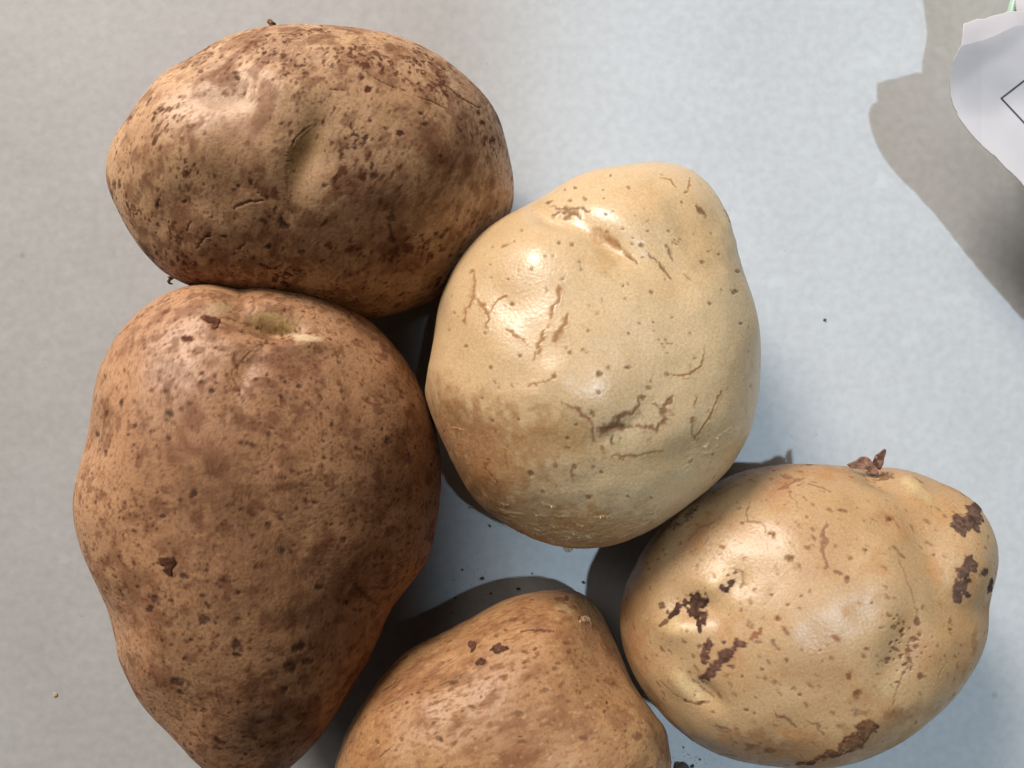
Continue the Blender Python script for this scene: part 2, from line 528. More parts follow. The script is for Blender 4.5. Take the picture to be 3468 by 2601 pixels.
def build_potato(pot, painter, mat, label, base, seed, tone=(0.565, 0.535, 0.495)):
    th, ph, F, last = disc_topology(NGRID, NLOW)
    P, Nw, L = pot.shape(th, ph)
    px, py = project(P)
    pt = Paint(L, px, py, base, seed)
    pt.front = ph > -0.55
    painter(pt)
    P = P + Nw * pt.h[:, None]
    P[:, 2] = np.maximum(P[:, 2], 0.0002)
    # close the underside
    cc = P[last].mean(0)
    V = np.vstack([P, cc])
    ci = len(P)
    nx = np.roll(last, -1)
    F = np.vstack([F, np.stack([last[::2], nx[::2], np.roll(nx, -1)[::2], np.full(len(last[::2]), ci)], -1)])
    org = np.array([pot.centre()[0], pot.centre()[1], 0.0])
    col = np.ones((len(V), 4)); col[:-1, :3] = np.clip(pt.col * np.array(tone), 0.004, 0.9); col[:-1, 3] = np.clip(pt.wax, 0, 1)
    col[-1] = col[-2]
    root = bpy.data.objects.new('potato', None)
    root.empty_display_size = 0.01
    root.location = org
    link(root)
    bpy.context.view_layer.update()
    tag(root, label, 'potato', 'potatoes lying on the tabletop')
    body = bpy.data.objects.new('body', mesh_np('body', V - org, F, mat, True, col))
    scene.collection.objects.link(body); body.parent = root
    # crusts and lifted skin: thin raised pieces that follow the body
    for (name, M, pc, height, wax) in pt.pieces:
        q = F[(M[np.minimum(F, len(M) - 1)] > 0.3).all(1) & (F < len(M)).all(1)]
        if not len(q): continue
        lab = np.full(len(M), -1); lab[np.unique(q)] = np.unique(q)
        while True:                                   # label connected islands
            mn = lab[q].min(1)
            new = lab.copy()
            for c in range(4): np.minimum.at(new, q[:, c], mn)
            if (new == lab).all(): break
            lab = new
        islands = [q] if name == 'peeling_skin' else [q[lab[q[:, 0]] == t] for t in np.unique(lab[q[:, 0]])]
        for q in islands:
            if len(q) < 24: continue
            used, inv = np.unique(q, return_inverse=True)
            q = inv.reshape(-1, 4)
            mm = M[used]
            lift = 0.00002 + height * sstep(0.3, 0.85, mm) * (1 + 0.45 * pt.w3[used])
            PV = P[used] + Nw[used] * lift[:, None]
            pcol = np.ones((len(used), 4))
            ed = sstep(0.3, 0.9, mm)[:, None]
            pcol[:, :3] = np.clip(pt.col[used] * np.array(tone) * (1 - ed) + ed * pc * 0.55 * (1 + 0.4 * pt.w3[used] + 0.3 * pt.w1[used])[:, None], 0.005, 0.9); pcol[:, 3] = wax
            o = bpy.data.objects.new(name, mesh_np(name, PV - org, q, mat, True, pcol))
            scene.collection.objects.link(o); o.parent = root
            if name == 'peeling_skin': o['kind'] = 'stuff'
    return root

# ---- outlines traced from the photograph
OUT_A = T(1, [(80, 800), (95, 700), (140, 600), (200, 530), (240, 465), (300, 390), (350, 330), (420, 275), (470, 262), (520, 235), (600, 180), (700, 130), (800, 100), (900, 82), (1000, 75), (1200, 78), (1350, 92), (1500, 115), (1650, 170), (1800, 260), (1920, 360), (2010, 460), (2060, 560), (2090, 680), (2115, 780), (2128, 900), (2120, 1000), (2080, 1080), (2000, 1190), (1900, 1310), (1750, 1450), (1600, 1510), (1500, 1535), (1430, 1555), (1350, 1545), (1200, 1510), (900, 1470), (700, 1435), (500, 1385), (400, 1340), (330, 1280), (250, 1190), (180, 1080), (120, 960), (90, 880)])
OUT_B = np.vstack([T(4, [(700, 102), (800, 92), (880, 95), (955, 106), (1010, 101), (1100, 95), (1250, 105), (1350, 125), (1450, 160), (1550, 215), (1650, 280), (1750, 370), (1850, 490), (1920, 610), (1970, 720), (2020, 870), (2040, 1000), (2048, 1150)]),
                   T(5, [(2045, 170), (2030, 300), (2000, 480), (1960, 580), (1890, 670), (1830, 740), (1770, 820), (1725, 930), (1690, 1030), (1640, 1120), (1580, 1220), (1510, 1350), (1450, 1430), (1400, 1510), (1330, 1585), (1250, 1659), (1130, 1745), (1000, 1785), (850, 1745), (740, 1659), (640, 1550), (550, 1450), (450, 1350), (390, 1260), (330, 1130), (295, 1000), (275, 880), (250, 790), (200, 680), (130, 540), (85, 400), (68, 290)]),
                   T(4, [(75, 1200), (105, 1080), (130, 985), (150, 900), (160, 780), (180, 650), (220, 520), (280, 400), (350, 310), (420, 240), (500, 180), (600, 130)])])
OUT_C = np.vstack([T(2, [(600, 405), (700, 360), (800, 300), (900, 230), (1000, 182), (1100, 152), (1200, 138), (1300, 120), (1400, 112), (1500, 116), (1600, 140), (1680, 185), (1750, 250), (1800, 310), (1840, 400), (1880, 500), (1905, 600), (1930, 720), (1980, 860), (2015, 980), (2035, 1100), (2038, 1250), (2035, 1300), (2025, 1480)]),
                   T(3, [(2020, 660), (2000, 760), (1950, 880), (1900, 970), (1850, 1045), (1750, 1140), (1600, 1260), (1420, 1385), (1300, 1440), (1200, 1475), (1100, 1492), (1000, 1497), (900, 1490), (800, 1465), (700, 1430), (600, 1380), (500, 1310), (420, 1250), (350, 1170), (300, 1080), (240, 960), (190, 850), (150, 760), (105, 640), (97, 560)]),
                   T(2, [(95, 1430), (110, 1320), (140, 1200), (155, 1090), (170, 980), (200, 860), (260, 740), (340, 620), (420, 530), (500, 465)])])
OUT_D = T(6, [(50, 1363), (70, 1290), (100, 1200), (150, 1090), (220, 980), (290, 880), (370, 780), (450, 700), (540, 645), (640, 600), (740, 550), (850, 490), (950, 430), (1050, 385), (1150, 355), (1250, 340), (1350, 338), (1430, 355), (1490, 400), (1530, 450), (1570, 520), (1620, 590), (1670, 660), (1720, 760), (1770, 870), (1830, 950), (1890, 1030), (1940, 1090), (1970, 1130), (1980, 1200), (1990, 1270), (2003, 1310), (1998, 1363), (1985, 1450), (1930, 1600), (1800, 1740), (1600, 1850), (1300, 1910), (1000, 1910), (600, 1860), (300, 1760), (120, 1600), (55, 1450)])
OUT_E = T(7, [(70, 900), (80, 800), (110, 700), (150, 620), (200, 530), (270, 440), (350, 350), (440, 280), (550, 210), (650, 160), (750, 130), (850, 115), (950, 105), (1100, 108), (1200, 116), (1320, 124), (1430, 118), (1530, 130), (1620, 160), (1720, 200), (1820, 250), (1900, 310), (1960, 400), (2000, 480), (2015, 560), (2015, 640), (2000, 710), (1975, 780), (1962, 840), (1960, 920), (1955, 980), (1930, 1080), (1880, 1170), (1800, 1290), (1700, 1390), (1600, 1470), (1500, 1540), (1400, 1590), (1300, 1630), (1150, 1665), (1000, 1670), (850, 1655), (700, 1635), (560, 1590), (450, 1530), (350, 1450), (270, 1370), (200, 1280), (140, 1180), (100, 1080), (80, 1000)])

def B(k, *rows):
    """surface bumps measured in a cut-out: x, y, rx, ry, turn, height in mm"""
    f, sc = CR[k]
    out = []
    for (x, y, rx, ry, rot, amp) in rows:
        cx, cy = f(x, y)
        out.append((float(cx), float(cy), rx * sc, ry * sc, rot, amp))
    return out

BUMP_A = B(1, (1085, 740, 75, 230, 22, -0.8), (890, 700, 120, 260, 22, 0.5), (560, 690, 220, 200, 0, 1.1),
           (690, 450, 170, 75, -15, -0.9), (1010, 400, 200, 130, 20, 0.8), (450, 300, 110, 60, -35, -1.1),
           (1480, 780, 280, 280, 0, 0.7), (300, 480, 140, 110, 0, 0.6))
BUMP_B = B(4, (1150, 325, 180, 68, 8, -3.9), (960, 160, 90, 120, 15, -1.6), (1310, 410, 150, 50, 8, 1.5),
           (780, 200, 170, 90, 0, 1.3), (1000, 560, 60, 150, 30, -0.6), (150, 930, 120, 160, 0, -1.5),
           (1000, 900, 500, 400, 0, 1.2)) + B(5, (1700, 760, 140, 80, 40, -0.6), (300, 950, 150, 250, 20, -1.2), (800, 900, 350, 350, 0, 0.6))
BUMP_C = B(2, (1120, 545, 310, 85, 33, -2.7), (1520, 700, 240, 120, 48, -1.3), (1350, 330, 330, 150, 20, 1.0),
           (800, 420, 130, 60, 25, -1.5), (720, 650, 260, 200, 0, 1.4), (1600, 500, 60, 200, -30, -0.6)) + \
         B(3, (950, 520, 420, 300, 0, 1.2), (300, 820, 260, 140, 35, -0.8), (1230, 800, 140, 60, -30, -0.5), (1620, 950, 200, 90, -25, -0.8))
BUMP_D = B(6, (1400, 560, 180, 200, 0, 0.8), (1620, 760, 140, 260, -25, -1.4), (600, 760, 330, 120, -30, -1.2), (1150, 900, 420, 400, 0, 0.8),
           (1360, 420, 70, 30, 20, -0.5))
BUMP_E = B(7, (1430, 175, 150, 60, 20, -2.6), (1600, 260, 60, 160, -35, 1.2), (1680, 520, 120, 420, -12, -2.0), (1520, 1060, 110, 200, 15, -1.6),
           (1880, 420, 150, 200, 0, 1.0), (1900, 880, 130, 150, 0, -1.6), (460, 830, 130, 90, 10, -1.8), (380, 950, 120, 80, 0, 1.4),
           (490, 1270, 130, 55, 40, -1.8), (400, 1230, 120, 60, 40, 1.4), (660, 700, 90, 80, 0, -1.0), (560, 720, 110, 60, -25, 0.9),
           (1080, 950, 380, 330, 0, 1.4), (1420, 700, 120, 240, -15, 0.9), (1350, 1480, 300, 120, -20, 0.8))

# ---- skins
def skin_a(p):
    L = p.L
    big = fbm(L * 70, 3, 3); mid = fbm(L * 230, 5, 4)
    p.lay(sstep(-0.1, 0.7, big) * 0.55, srgb(226, 192, 156))
    p.lay(sstep(0.0, 0.9, -big) * 0.5, srgb(200, 156, 118))
    p.mul(sstep(-0.2, 0.8, mid) * 0.5, (0.72, 0.66, 0.60))
    for (x, y, r, a) in [(1000, 190, 200, 0.5), (640, 380, 130, 0.45), (1320, 760, 150, 0.35), (1400, 950, 170, 0.45), (1100, 1190, 140, 0.4), (1950, 470, 130, 0.5), (600, 1250, 200, 0.35), (400, 1000, 150, 0.25), (1500, 1250, 250, 0.35), (1700, 900, 260, 0.4), (1900, 700, 160, 0.4), (1300, 1080, 220, 0.35), (800, 1000, 180, 0.3)]:
        p.blob(1, x, y, r * 1.15, col=srgb(122, 78, 56), a=a * 0.95, soft=0.9, rag=0.6, wax=0.5)
    p.blob(1, 1085, 720, 85, 215, 24, col=srgb(186, 150, 98), a=0.75, soft=0.7, rag=0.2, wax=0.9)
    p.blob(1, 680, 490, 120, 45, -10, col=srgb(196, 152, 108), a=0.6, soft=0.9, rag=0.2, wax=0.9)
    clean = np.ones(len(L))
    f, sc = CR[1]
    for (x, y, rx, ry) in [(1085, 720, 110, 190), (680, 490, 140, 60)]:
        cx, cy = f(x, y)
        clean *= 1 - 0.85 * np.exp(-((p.px - cx) / (rx * sc)) ** 2 - ((p.py - cy) / (ry * sc)) ** 2)
    dens = np.clip(0.45 + 0.55 * fbm(L * 120, 9, 3), 0.08, 1) * clean
    S = stretch(1.0, 0.45, -20)
    patch = sstep(0.0, 0.75, fbm(L * 140, 8, 3) + 0.15)
    p.grain(1900, 0.15, srgb(150, 100, 66), 0.40, 43, stretch(1, 0.6, -20), 0.45 + 0.55 * clean)
    p.grain(230, 0.05, srgb(140, 94, 68), 0.6, 40, stretch(1, 0.6, -25), clean, soft=0.6)
    p.grain(420, 0.15, srgb(126, 82, 58), 0.55, 45, stretch(1, 0.55, -35), clean, soft=0.5)
    p.grain(700, 0.28, srgb(112, 68, 46), 0.85, 41, stretch(1, 0.5, -30), np.clip(0.35 + patch, 0, 1) * clean, soft=0.35)
    p.grain(1200, 0.28, srgb(98, 56, 38), 0.9, 42, stretch(1, 0.55, -15), np.clip(0.30 + patch, 0, 1) * clean)
    p.specks(1250, 0.44, 1.0, srgb(112, 66, 42), 0.85, 2, S, dens)
    p.specks(850, 0.38, 0.95, srgb(94, 52, 33), 0.88, 3, stretch(1, 0.45, -35), np.clip(dens * (0.3 + patch), 0, 1))
    p.specks(480, 0.22, 0.5, srgb(84, 46, 32), 0.9, 4, stretch(1, 0.5, 15), dens * patch)
    p.specks(1300, 0.34, 0.5, srgb(212, 172, 132), 0.5, 6, S, None, 0.00003, 0.7)
    for (x, y, r) in [(1397, 405, 24), (1555, 625, 22), (1685, 580, 18), (1425, 835, 20), (1660, 520, 14), (1505, 1045, 20), (970, 1080, 28), (1060, 1215, 20), (1950, 520, 14), (1968, 570, 14), (600, 1135, 16), (745, 882, 13), (810, 866, 20), (965, 570, 13), (1382, 642, 15), (1342, 636, 12), (1020, 660, 11), (735, 320, 16), (742, 345, 14), (555, 310, 14), (1510, 1150, 22), (1330, 700, 12), (1410, 560, 10), (1480, 598, 12), (900, 1190, 18), (680, 1140, 14), (345, 985, 14), (480, 960, 12), (1180, 880, 12), (1285, 650, 10), (330, 520, 12), (1760, 740, 12)]:
        p.blob(1, x, y, r, r * 0.8, 10, col=DARK, a=0.92, depth=-0.00012, rag=0.6)
    for pts, w in [([(1390, 310), (1440, 350), (1500, 385), (1590, 410)], 9), ([(1650, 440), (1710, 460), (1790, 500)], 7), ([(1790, 380), (1850, 440), (1960, 500)], 10), ([(840, 910), (880, 940), (910, 960)], 8), ([(540, 1200), (570, 1150), (600, 1140)], 14), ([(490, 1110), (510, 1060)], 10), ([(740, 1200), (780, 1170)], 14), ([(340, 1000), (350, 950)], 12), ([(720, 1000), (800, 960), (870, 960)], 14), ([(1500, 1060), (1510, 1130), (1530, 1170)], 12), ([(1190, 400), (1280, 405)], 7)]:
        p.line(1, pts, w, col=srgb(96, 56, 38), a=0.8, depth=-0.00018)
    # crisp edge of the eye
    for row in [(1397, 405, 25, 18, 0), (1555, 625, 22, 20, 0)]:
        p.scab(1, [row], srgb(88, 52, 38), 0.0002, 'soil_patch')
    p.line(1, [(1190, 545), (1100, 590), (1035, 640), (1000, 720), (985, 800), (990, 950)], 9, col=srgb(112, 76, 44), a=0.35, depth=-0.00012, lip=0.00008, rag=0.2)

def skin_b(p):
    L = p.L
    big = fbm(L * 60, 13, 3); mid = fbm(L * 260, 15, 4)
    p.lay(sstep(-0.1, 0.7, big) * 0.5, srgb(222, 178, 138))
    p.lay(sstep(0.0, 0.9, -big) * 0.5, srgb(192, 142, 104))
    p.mul(sstep(-0.1, 0.9, mid) * 0.45, (0.76, 0.70, 0.64))
    for (k, x, y, r, a) in [(5, 1000, 400, 330, 0.42), (5, 950, 1400, 260, 0.5), (5, 400, 1150, 130, 0.4), (4, 560, 560, 120, 0.35), (4, 1300, 560, 220, 0.25), (4, 900, 1100, 200, 0.25), (5, 1700, 600, 160, 0.3), (5, 620, 1000, 160, 0.3), (5, 850, 750, 150, 0.35), (5, 1500, 1000, 260, 0.4), (5, 1250, 700, 260, 0.3), (4, 1750, 1200, 200, 0.35), (5, 700, 250, 260, 0.25)]:
        p.blob(k, x, y, r * 1.2, col=srgb(112, 70, 50), a=a * 1.1, soft=0.95, rag=0.6, wax=0.5)
    p.blob(4, 1150, 310, 170, 75, 6, col=srgb(202, 172, 112), a=0.95, soft=0.8, rag=0.3, wax=0.9)  # olive dimple; pale patches and bright streak are light painted into the skin
    p.blob(4, 1200, 345, 70, 25, 6, col=srgb(140, 120, 62), a=0.6, soft=0.9, rag=0.4)
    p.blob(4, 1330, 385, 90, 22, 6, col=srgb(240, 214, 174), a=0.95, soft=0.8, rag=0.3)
    p.blob(4, 840, 215, 60, 40, 0, col=srgb(214, 184, 148), a=0.6, soft=0.9)
    dens = np.clip(0.5 + 0.5 * fbm(L * 110, 19, 3), 0.12, 1)
    patch = sstep(-0.1, 0.8, fbm(L * 90, 18, 3))
    p.grain(2000, 0.18, srgb(146, 94, 60), 0.40, 43)
    p.grain(180, 0.05, srgb(138, 88, 60), 0.6, 40, None, None, soft=0.7)
    p.grain(420, 0.20, srgb(120, 74, 50), 0.55, 45, None, None, soft=0.5)
    p.grain(900, 0.50, srgb(120, 70, 44), 0.7, 41, stretch(1, 0.7, 20), np.clip(0.3 + patch, 0, 1), soft=0.35)
    p.specks(1300, 0.40, 0.9, srgb(112, 66, 42), 0.75, 2, None, dens)
    p.specks(850, 0.34, 1.0, srgb(96, 52, 33), 0.88, 3, None, dens)
    p.specks(520, 0.22, 0.9, srgb(84, 44, 28), 0.92, 4, stretch(1, 0.8, 60), dens * (0.3 + 0.7 * patch))
    p.specks(1300, 0.34, 0.45, srgb(206, 160, 118), 0.45, 6, None, None, 0.00003, 0.7)
    for (k, x, y, rx, ry, rot) in [(4, 815, 290, 48, 24, 15), (4, 835, 325, 24, 24, 0), (4, 685, 390, 26, 18, 0), (4, 772, 622, 20, 12, 20), (4, 592, 790, 26, 18, 10), (4, 580, 825, 16, 10, 0), (4, 410, 855, 15, 13, 0), (4, 208, 905, 10, 15, 0), (4, 248, 1000, 12, 20, 0), (4, 330, 735, 12, 26, 10), (4, 970, 945, 20, 14, 0), (4, 720, 1218, 26, 22, 0), (4, 1200, 1135, 32, 12, 5), (4, 1250, 1100, 16, 10, 0), (4, 975, 1305, 14, 13, 0), (4, 1185, 1350, 17, 14, 0), (4, 555, 1335, 15, 13, 0), (4, 1120, 1390, 20, 24, 0), (4, 1190, 1525, 22, 16, 0), (4, 1520, 1470, 17, 14, 0), (4, 1760, 940, 20, 26, 0), (4, 1600, 980, 18, 12, 20), (4, 1375, 1265, 18, 12, 0), (4, 1410, 935, 14, 10, 0), (4, 1140, 868, 18, 10, 20), (4, 820, 665, 18, 14, 0), (4, 700, 735, 16, 12, 0), (4, 1280, 640, 18, 14, 30),
                               (5, 590, 560, 48, 32, 0), (5, 590, 600, 26, 36, 0), (5, 670, 635, 26, 16, 10), (5, 490, 805, 26, 20, -40), (5, 510, 750, 18, 18, 0), (5, 785, 862, 30, 22, 0), (5, 770, 885, 18, 12, 0), (5, 955, 1005, 34, 26, 20), (5, 950, 1055, 24, 14, 0), (5, 1280, 1012, 40, 22, -10), (5, 1230, 1120, 40, 26, 0), (5, 1330, 1090, 30, 20, 0), (5, 1205, 1240, 20, 16, 30), (5, 790, 600, 16, 14, 0), (5, 960, 715, 20, 14, 20), (5, 770, 735, 17, 13, 0), (5, 1430, 750, 13, 11, 0), (5, 1540, 775, 12, 15, 0), (5, 1395, 690, 24, 16, 0), (5, 1580, 812, 13, 10, 0), (5, 675, 1075, 16, 14, 0), (5, 640, 1195, 40, 22, 20), (5, 650, 1255, 30, 14, 10), (5, 600, 765, 14, 12, 0), (5, 870, 655, 18, 10, 10), (5, 960, 858, 22, 12, 0), (5, 840, 885, 10, 10, 0), (5, 710, 970, 12, 12, 0), (5, 860, 1520, 40, 14, 35), (5, 770, 1350, 20, 12, 0)]:
        p.blob(k, x, y, rx, ry, rot, col=DARK if rx < 30 else (0.105, 0.050, 0.038), a=0.9, depth=-0.00010, rag=0.55)
    p.blob(4, 850, 228, 95, 36, -12, col=srgb(228, 200, 164), a=0.6, soft=0.9, wax=0.9)  # lit dimple area and highlight streak painted again over the specks
    p.blob(4, 1130, 285, 165, 50, 4, col=srgb(206, 178, 120), a=0.65, soft=0.9, wax=0.9)
    p.blob(4, 1180, 345, 110, 26, 6, col=srgb(150, 128, 66), a=0.6, soft=0.9)
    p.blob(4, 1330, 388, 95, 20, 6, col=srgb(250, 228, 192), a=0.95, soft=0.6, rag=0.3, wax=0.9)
    for (x, y, q) in [(1060, 335, 11), (1085, 325, 8), (1190, 372, 13), (1220, 355, 9), (1265, 350, 9), (1130, 360, 10), (1160, 345, 8), (1110, 410, 12), (1290, 335, 8)]:
        p.blob(4, x, y, q, col=srgb(96, 74, 36), a=0.85, depth=-0.0001)
    p.scab(4, [(815, 290, 46, 24, 15), (835, 325, 24, 26, 0), (790, 280, 22, 16, 0)], srgb(124, 78, 58), 0.0002, 'soil_patch')
    p.scab(5, [(590, 560, 48, 32, 0), (590, 602, 26, 36, 0)], srgb(104, 66, 50), 0.0002, 'soil_patch')
    p.scab(4, [(685, 390, 27, 19, 0)], srgb(92, 52, 36), 0.0002, 'soil_patch')
    for k, pts, w, a in [(4, [(1075, 415), (1040, 440), (1000, 490), (960, 530), (925, 565), (928, 605), (965, 660), (985, 730)], 13, 0.6), (4, [(1020, 430), (960, 500)], 9, 0.4), (4, [(865, 275), (920, 285), (990, 315)], 10, 0.6), (4, [(1035, 170), (1040, 220), (1025, 260)], 18, 0.45), (5, [(1590, 690), (1640, 740), (1700, 790)], 26, 0.55), (5, [(1680, 690), (1760, 700)], 16, 0.5), (5, [(840, 1230), (850, 1290), (870, 1340)], 12, 0.5), (5, [(1130, 100), (1200, 98)], 8, 0.5), (4, [(880, 180), (900, 210)], 18, 0.4)]:
        p.line(k, pts, w, col=srgb(98, 56, 36), a=a, depth=-0.00016, lip=0.00005)

def skin_c(p):
    L = p.L
    big = fbm(L * 55, 23, 3); mid = fbm(L * 300, 25, 4)
    p.lay(sstep(-0.1, 0.7, big) * 0.4, srgb(232, 206, 166))
    p.lay(sstep(0.0, 0.8, -big) * 0.3, srgb(214, 178, 130))
    p.mul(sstep(0.0, 0.9, mid) * 0.25, (0.86, 0.83, 0.78))
    TAN = srgb(196, 150, 96)
    for (k, x, y, rx, ry, rot, c, a) in [(3, 900, 860, 230, 150, 15, srgb(202, 156, 92), 0.7), (3, 600, 950, 230, 290, 0, srgb(190, 142, 88), 0.8), (3, 300, 850, 280, 220, 30, srgb(170, 116, 72), 0.85), (3, 230, 660, 130, 190, 0, srgb(198, 148, 98), 0.5),
                                         (3, 1000, 1380, 480, 150, 0, srgb(196, 142, 84), 0.85), (3, 1750, 900, 200, 130, -30, srgb(200, 160, 106), 0.5), (2, 1150, 680, 110, 80, 20, srgb(206, 168, 112), 0.6), (2, 1700, 600, 150, 260, -15, srgb(206, 168, 118), 0.5),
                                         (2, 1350, 350, 200, 130, 10, srgb(216, 178, 130), 0.45), (3, 1350, 1000, 260, 100, -10, srgb(200, 162, 108), 0.4), (3, 420, 1120, 240, 150, 40, srgb(168, 112, 64), 0.8), (3, 1900, 500, 90, 300, 5, srgb(206, 166, 116), 0.5)]:
        p.blob(k, x, y, rx * 1.25, ry * 1.25, rot, col=np.array(c) * 0.9, a=a, soft=0.95, rag=0.5, wax=0.75)  # stains; lower left and bottom browns also paint shade into the skin
    p.blob(3, 1220, 880, 55, 40, -20, col=srgb(206, 192, 146), a=0.7, soft=0.4, rag=0.3, wax=0.9)
    p.blob(3, 1580, 1060, 70, 40, -20, col=srgb(212, 196, 158), a=0.5, soft=0.6, rag=0.3, wax=0.9)
    p.specks(1900, 0.40, 0.35, srgb(196, 160, 108), 0.4, 1, None, np.clip(0.4 + 0.6 * fbm(L * 90, 29, 3), 0, 1), -0.00003, 0.8)
    low = sstep(900, 1150, p.py)
    p.specks(900, 0.30, 0.35, srgb(150, 104, 60), 0.6, 2, stretch(1, 0.55, 10), 0.10 + 0.6 * low)
    p.specks(430, 0.17, 0.35, srgb(128, 86, 48), 0.8, 3, None, None, -0.00008)
    p.specks(1100, 0.28, 0.5, srgb(232, 212, 178), 0.35, 5, None, None, 0.00003, 1.0)
    LEN = srgb(122, 88, 54)
    for (k, x, y, r) in [(2, 965, 265, 12), (2, 905, 278, 9), (2, 1170, 192, 10), (2, 935, 335, 17), (2, 1020, 332, 17), (2, 1275, 265, 13), (2, 1605, 290, 11), (2, 1580, 345, 12), (2, 1185, 398, 9), (2, 1140, 420, 12), (2, 1310, 425, 8), (2, 1240, 500, 12), (2, 1298, 592, 13), (2, 1350, 596, 17), (2, 655, 508, 11), (2, 615, 572, 10), (2, 490, 605, 8), (2, 875, 577, 14), (2, 945, 590, 18), (2, 797, 660, 10), (2, 715, 738, 14), (2, 580, 792, 12), (2, 480, 785, 10), (2, 475, 710, 8), (2, 635, 745, 9), (2, 895, 792, 13), (2, 1000, 735, 12), (2, 995, 690, 14), (2, 1272, 818, 12), (2, 1405, 865, 15), (2, 1255, 906, 14), (2, 1050, 942, 9), (2, 602, 935, 17), (2, 1335, 1045, 13), (2, 1420, 1040, 10), (2, 1270, 1108, 14), (2, 1042, 1090, 14), (2, 1525, 1007, 10), (2, 1630, 1103, 10), (2, 1745, 930, 14), (2, 337, 1175, 13), (2, 445, 1105, 13), (2, 1500, 1220, 9), (2, 1655, 1247, 10), (2, 1495, 1340, 15), (2, 1160, 1300, 18), (2, 1110, 1335, 24), (2, 1265, 1305, 14), (2, 940, 1215, 18), (2, 650, 1235, 15), (2, 482, 1300, 16), (2, 430, 1478, 12), (2, 527, 1415, 9), (2, 1392, 1416, 17), (2, 1100, 1445, 13), (2, 1888, 865, 20), (2, 1700, 690, 16), (2, 1790, 650, 12), (2, 1505, 515, 12), (2, 845, 1350, 18), (2, 740, 1400, 14), (2, 1240, 830, 10), (2, 1920, 1045, 12), (2, 270, 985, 9), (2, 240, 1085, 9), (2, 1300, 550, 9), (2, 1355, 665, 11), (2, 1385, 515, 12), (2, 1905, 745, 16), (2, 1130, 325, 8), (2, 1130, 275, 8), (2, 840, 655, 9),
                         (3, 920, 855, 14), (3, 962, 1030, 22), (3, 712, 1060, 22), (3, 850, 1020, 14), (3, 1070, 1025, 12), (3, 1120, 1052, 12), (3, 782, 1165, 12), (3, 1045, 1200, 18), (3, 1270, 1195, 11), (3, 1400, 1200, 10), (3, 970, 780, 14), (3, 640, 750, 10), (3, 490, 755, 12), (3, 1312, 965, 18), (3, 1068, 718, 24), (3, 650, 1400, 10), (3, 1240, 795, 16)]:
        p.blob(k, x, y, r * 1.05, r * 0.8, 25, col=LEN, a=0.82, depth=-0.00012, rag=0.5, soft=0.5)
    for (x, y) in [(1450, 1140), (1470, 1165), (1490, 1140), (1500, 1160), (1520, 1165), (1480, 1185), (1530, 1575), (1540, 565), (1560, 575), (1530, 580), (1550, 590), (1570, 560)]:
        p.blob(2, x, y, 10, 7, 30, col=LEN, a=0.75, depth=-0.0001)
    CRK = srgb(158, 116, 70); CRD = srgb(140, 100, 66)
    for k, pts, w, c in [(2, [(378, 740), (392, 830), (388, 880), (360, 930), (325, 1035)], 16, CRK), (2, [(395, 890), (435, 950), (465, 1010), (460, 1080)], 16, CRK), (2, [(475, 970), (520, 910), (575, 890)], 10, CRK), (2, [(892, 835), (862, 920), (845, 965), (818, 1025)], 26, CRK), (2, [(918, 1018), (885, 1085), (835, 1160)], 28, CRK), (2, [(800, 1088), (770, 1150), (765, 1200)], 28, CRK), (2, [(740, 1210), (720, 1260)], 12, CRK), (2, [(555, 1092), (620, 1112), (675, 1162)], 20, CRK), (2, [(840, 1320), (850, 1355), (760, 1385), (690, 1415)], 11, CRK), (2, [(1700, 1190), (1692, 1290), (1620, 1350), (1500, 1348)], 10, CRK), (2, [(545, 605), (590, 588)], 16, CRK),
                         (2, [(830, 378), (930, 392), (1040, 395)], 16, LEN), (2, [(845, 412), (920, 420), (1005, 432)], 20, LEN), (2, [(800, 355), (830, 345)], 12, LEN), (2, [(1380, 650), (1425, 690)], 18, LEN), (2, [(1445, 690), (1480, 740), (1520, 785)], 12, LEN), (2, [(1270, 645), (1330, 692)], 16, LEN), (2, [(1660, 370), (1710, 422)], 14, LEN), (2, [(1490, 590), (1505, 650), (1525, 690)], 12, LEN), (2, [(1590, 760), (1635, 805)], 9, CRK), (2, [(1460, 200), (1520, 215), (1540, 265)], 10, CRK), (2, [(1620, 200), (1625, 250), (1600, 300)], 9, CRK), (2, [(1830, 400), (1860, 460)], 9, CRK),
                         (3, [(1375, 622), (1290, 700), (1215, 765), (1150, 798), (1095, 802)], 24, CRD), (3, [(1150, 800), (1240, 790), (1300, 803)], 15, CRD), (3, [(1545, 635), (1480, 705), (1485, 765), (1420, 805), (1325, 785)], 20, CRD), (3, [(1410, 665), (1470, 690)], 10, CRD), (3, [(890, 655), (1000, 705), (1055, 760), (1075, 875)], 15, srgb(150, 104, 74)), (3, [(1805, 590), (1770, 690), (1700, 800), (1655, 865)], 10, CRK), (3, [(1205, 845), (1175, 890)], 24, LEN), (3, [(1465, 930), (1330, 962), (1180, 965)], 14, srgb(168, 128, 84)), (3, [(1640, 740), (1640, 830), (1660, 870)], 14, CRK), (3, [(1670, 600), (1660, 680)], 9, CRK), (3, [(450, 980), (470, 1060), (520, 1130)], 18, srgb(140, 96, 60)), (3, [(560, 920), (580, 1030)], 10, srgb(160, 114, 70)), (3, [(900, 910), (940, 920)], 10, CRK), (3, [(950, 1050), (945, 1090)], 20, srgb(160, 126, 92)), (3, [(1130, 950), (1120, 900)], 14, CRK), (3, [(250, 790), (340, 805)], 8, srgb(206, 160, 120))]:
        w = w * (1.5 if c is CRD else 1.2)
        p.line(k, pts, w * 1.6, col=np.array(c) * 1.45, a=0.6, depth=-0.00002, rag=0.8)
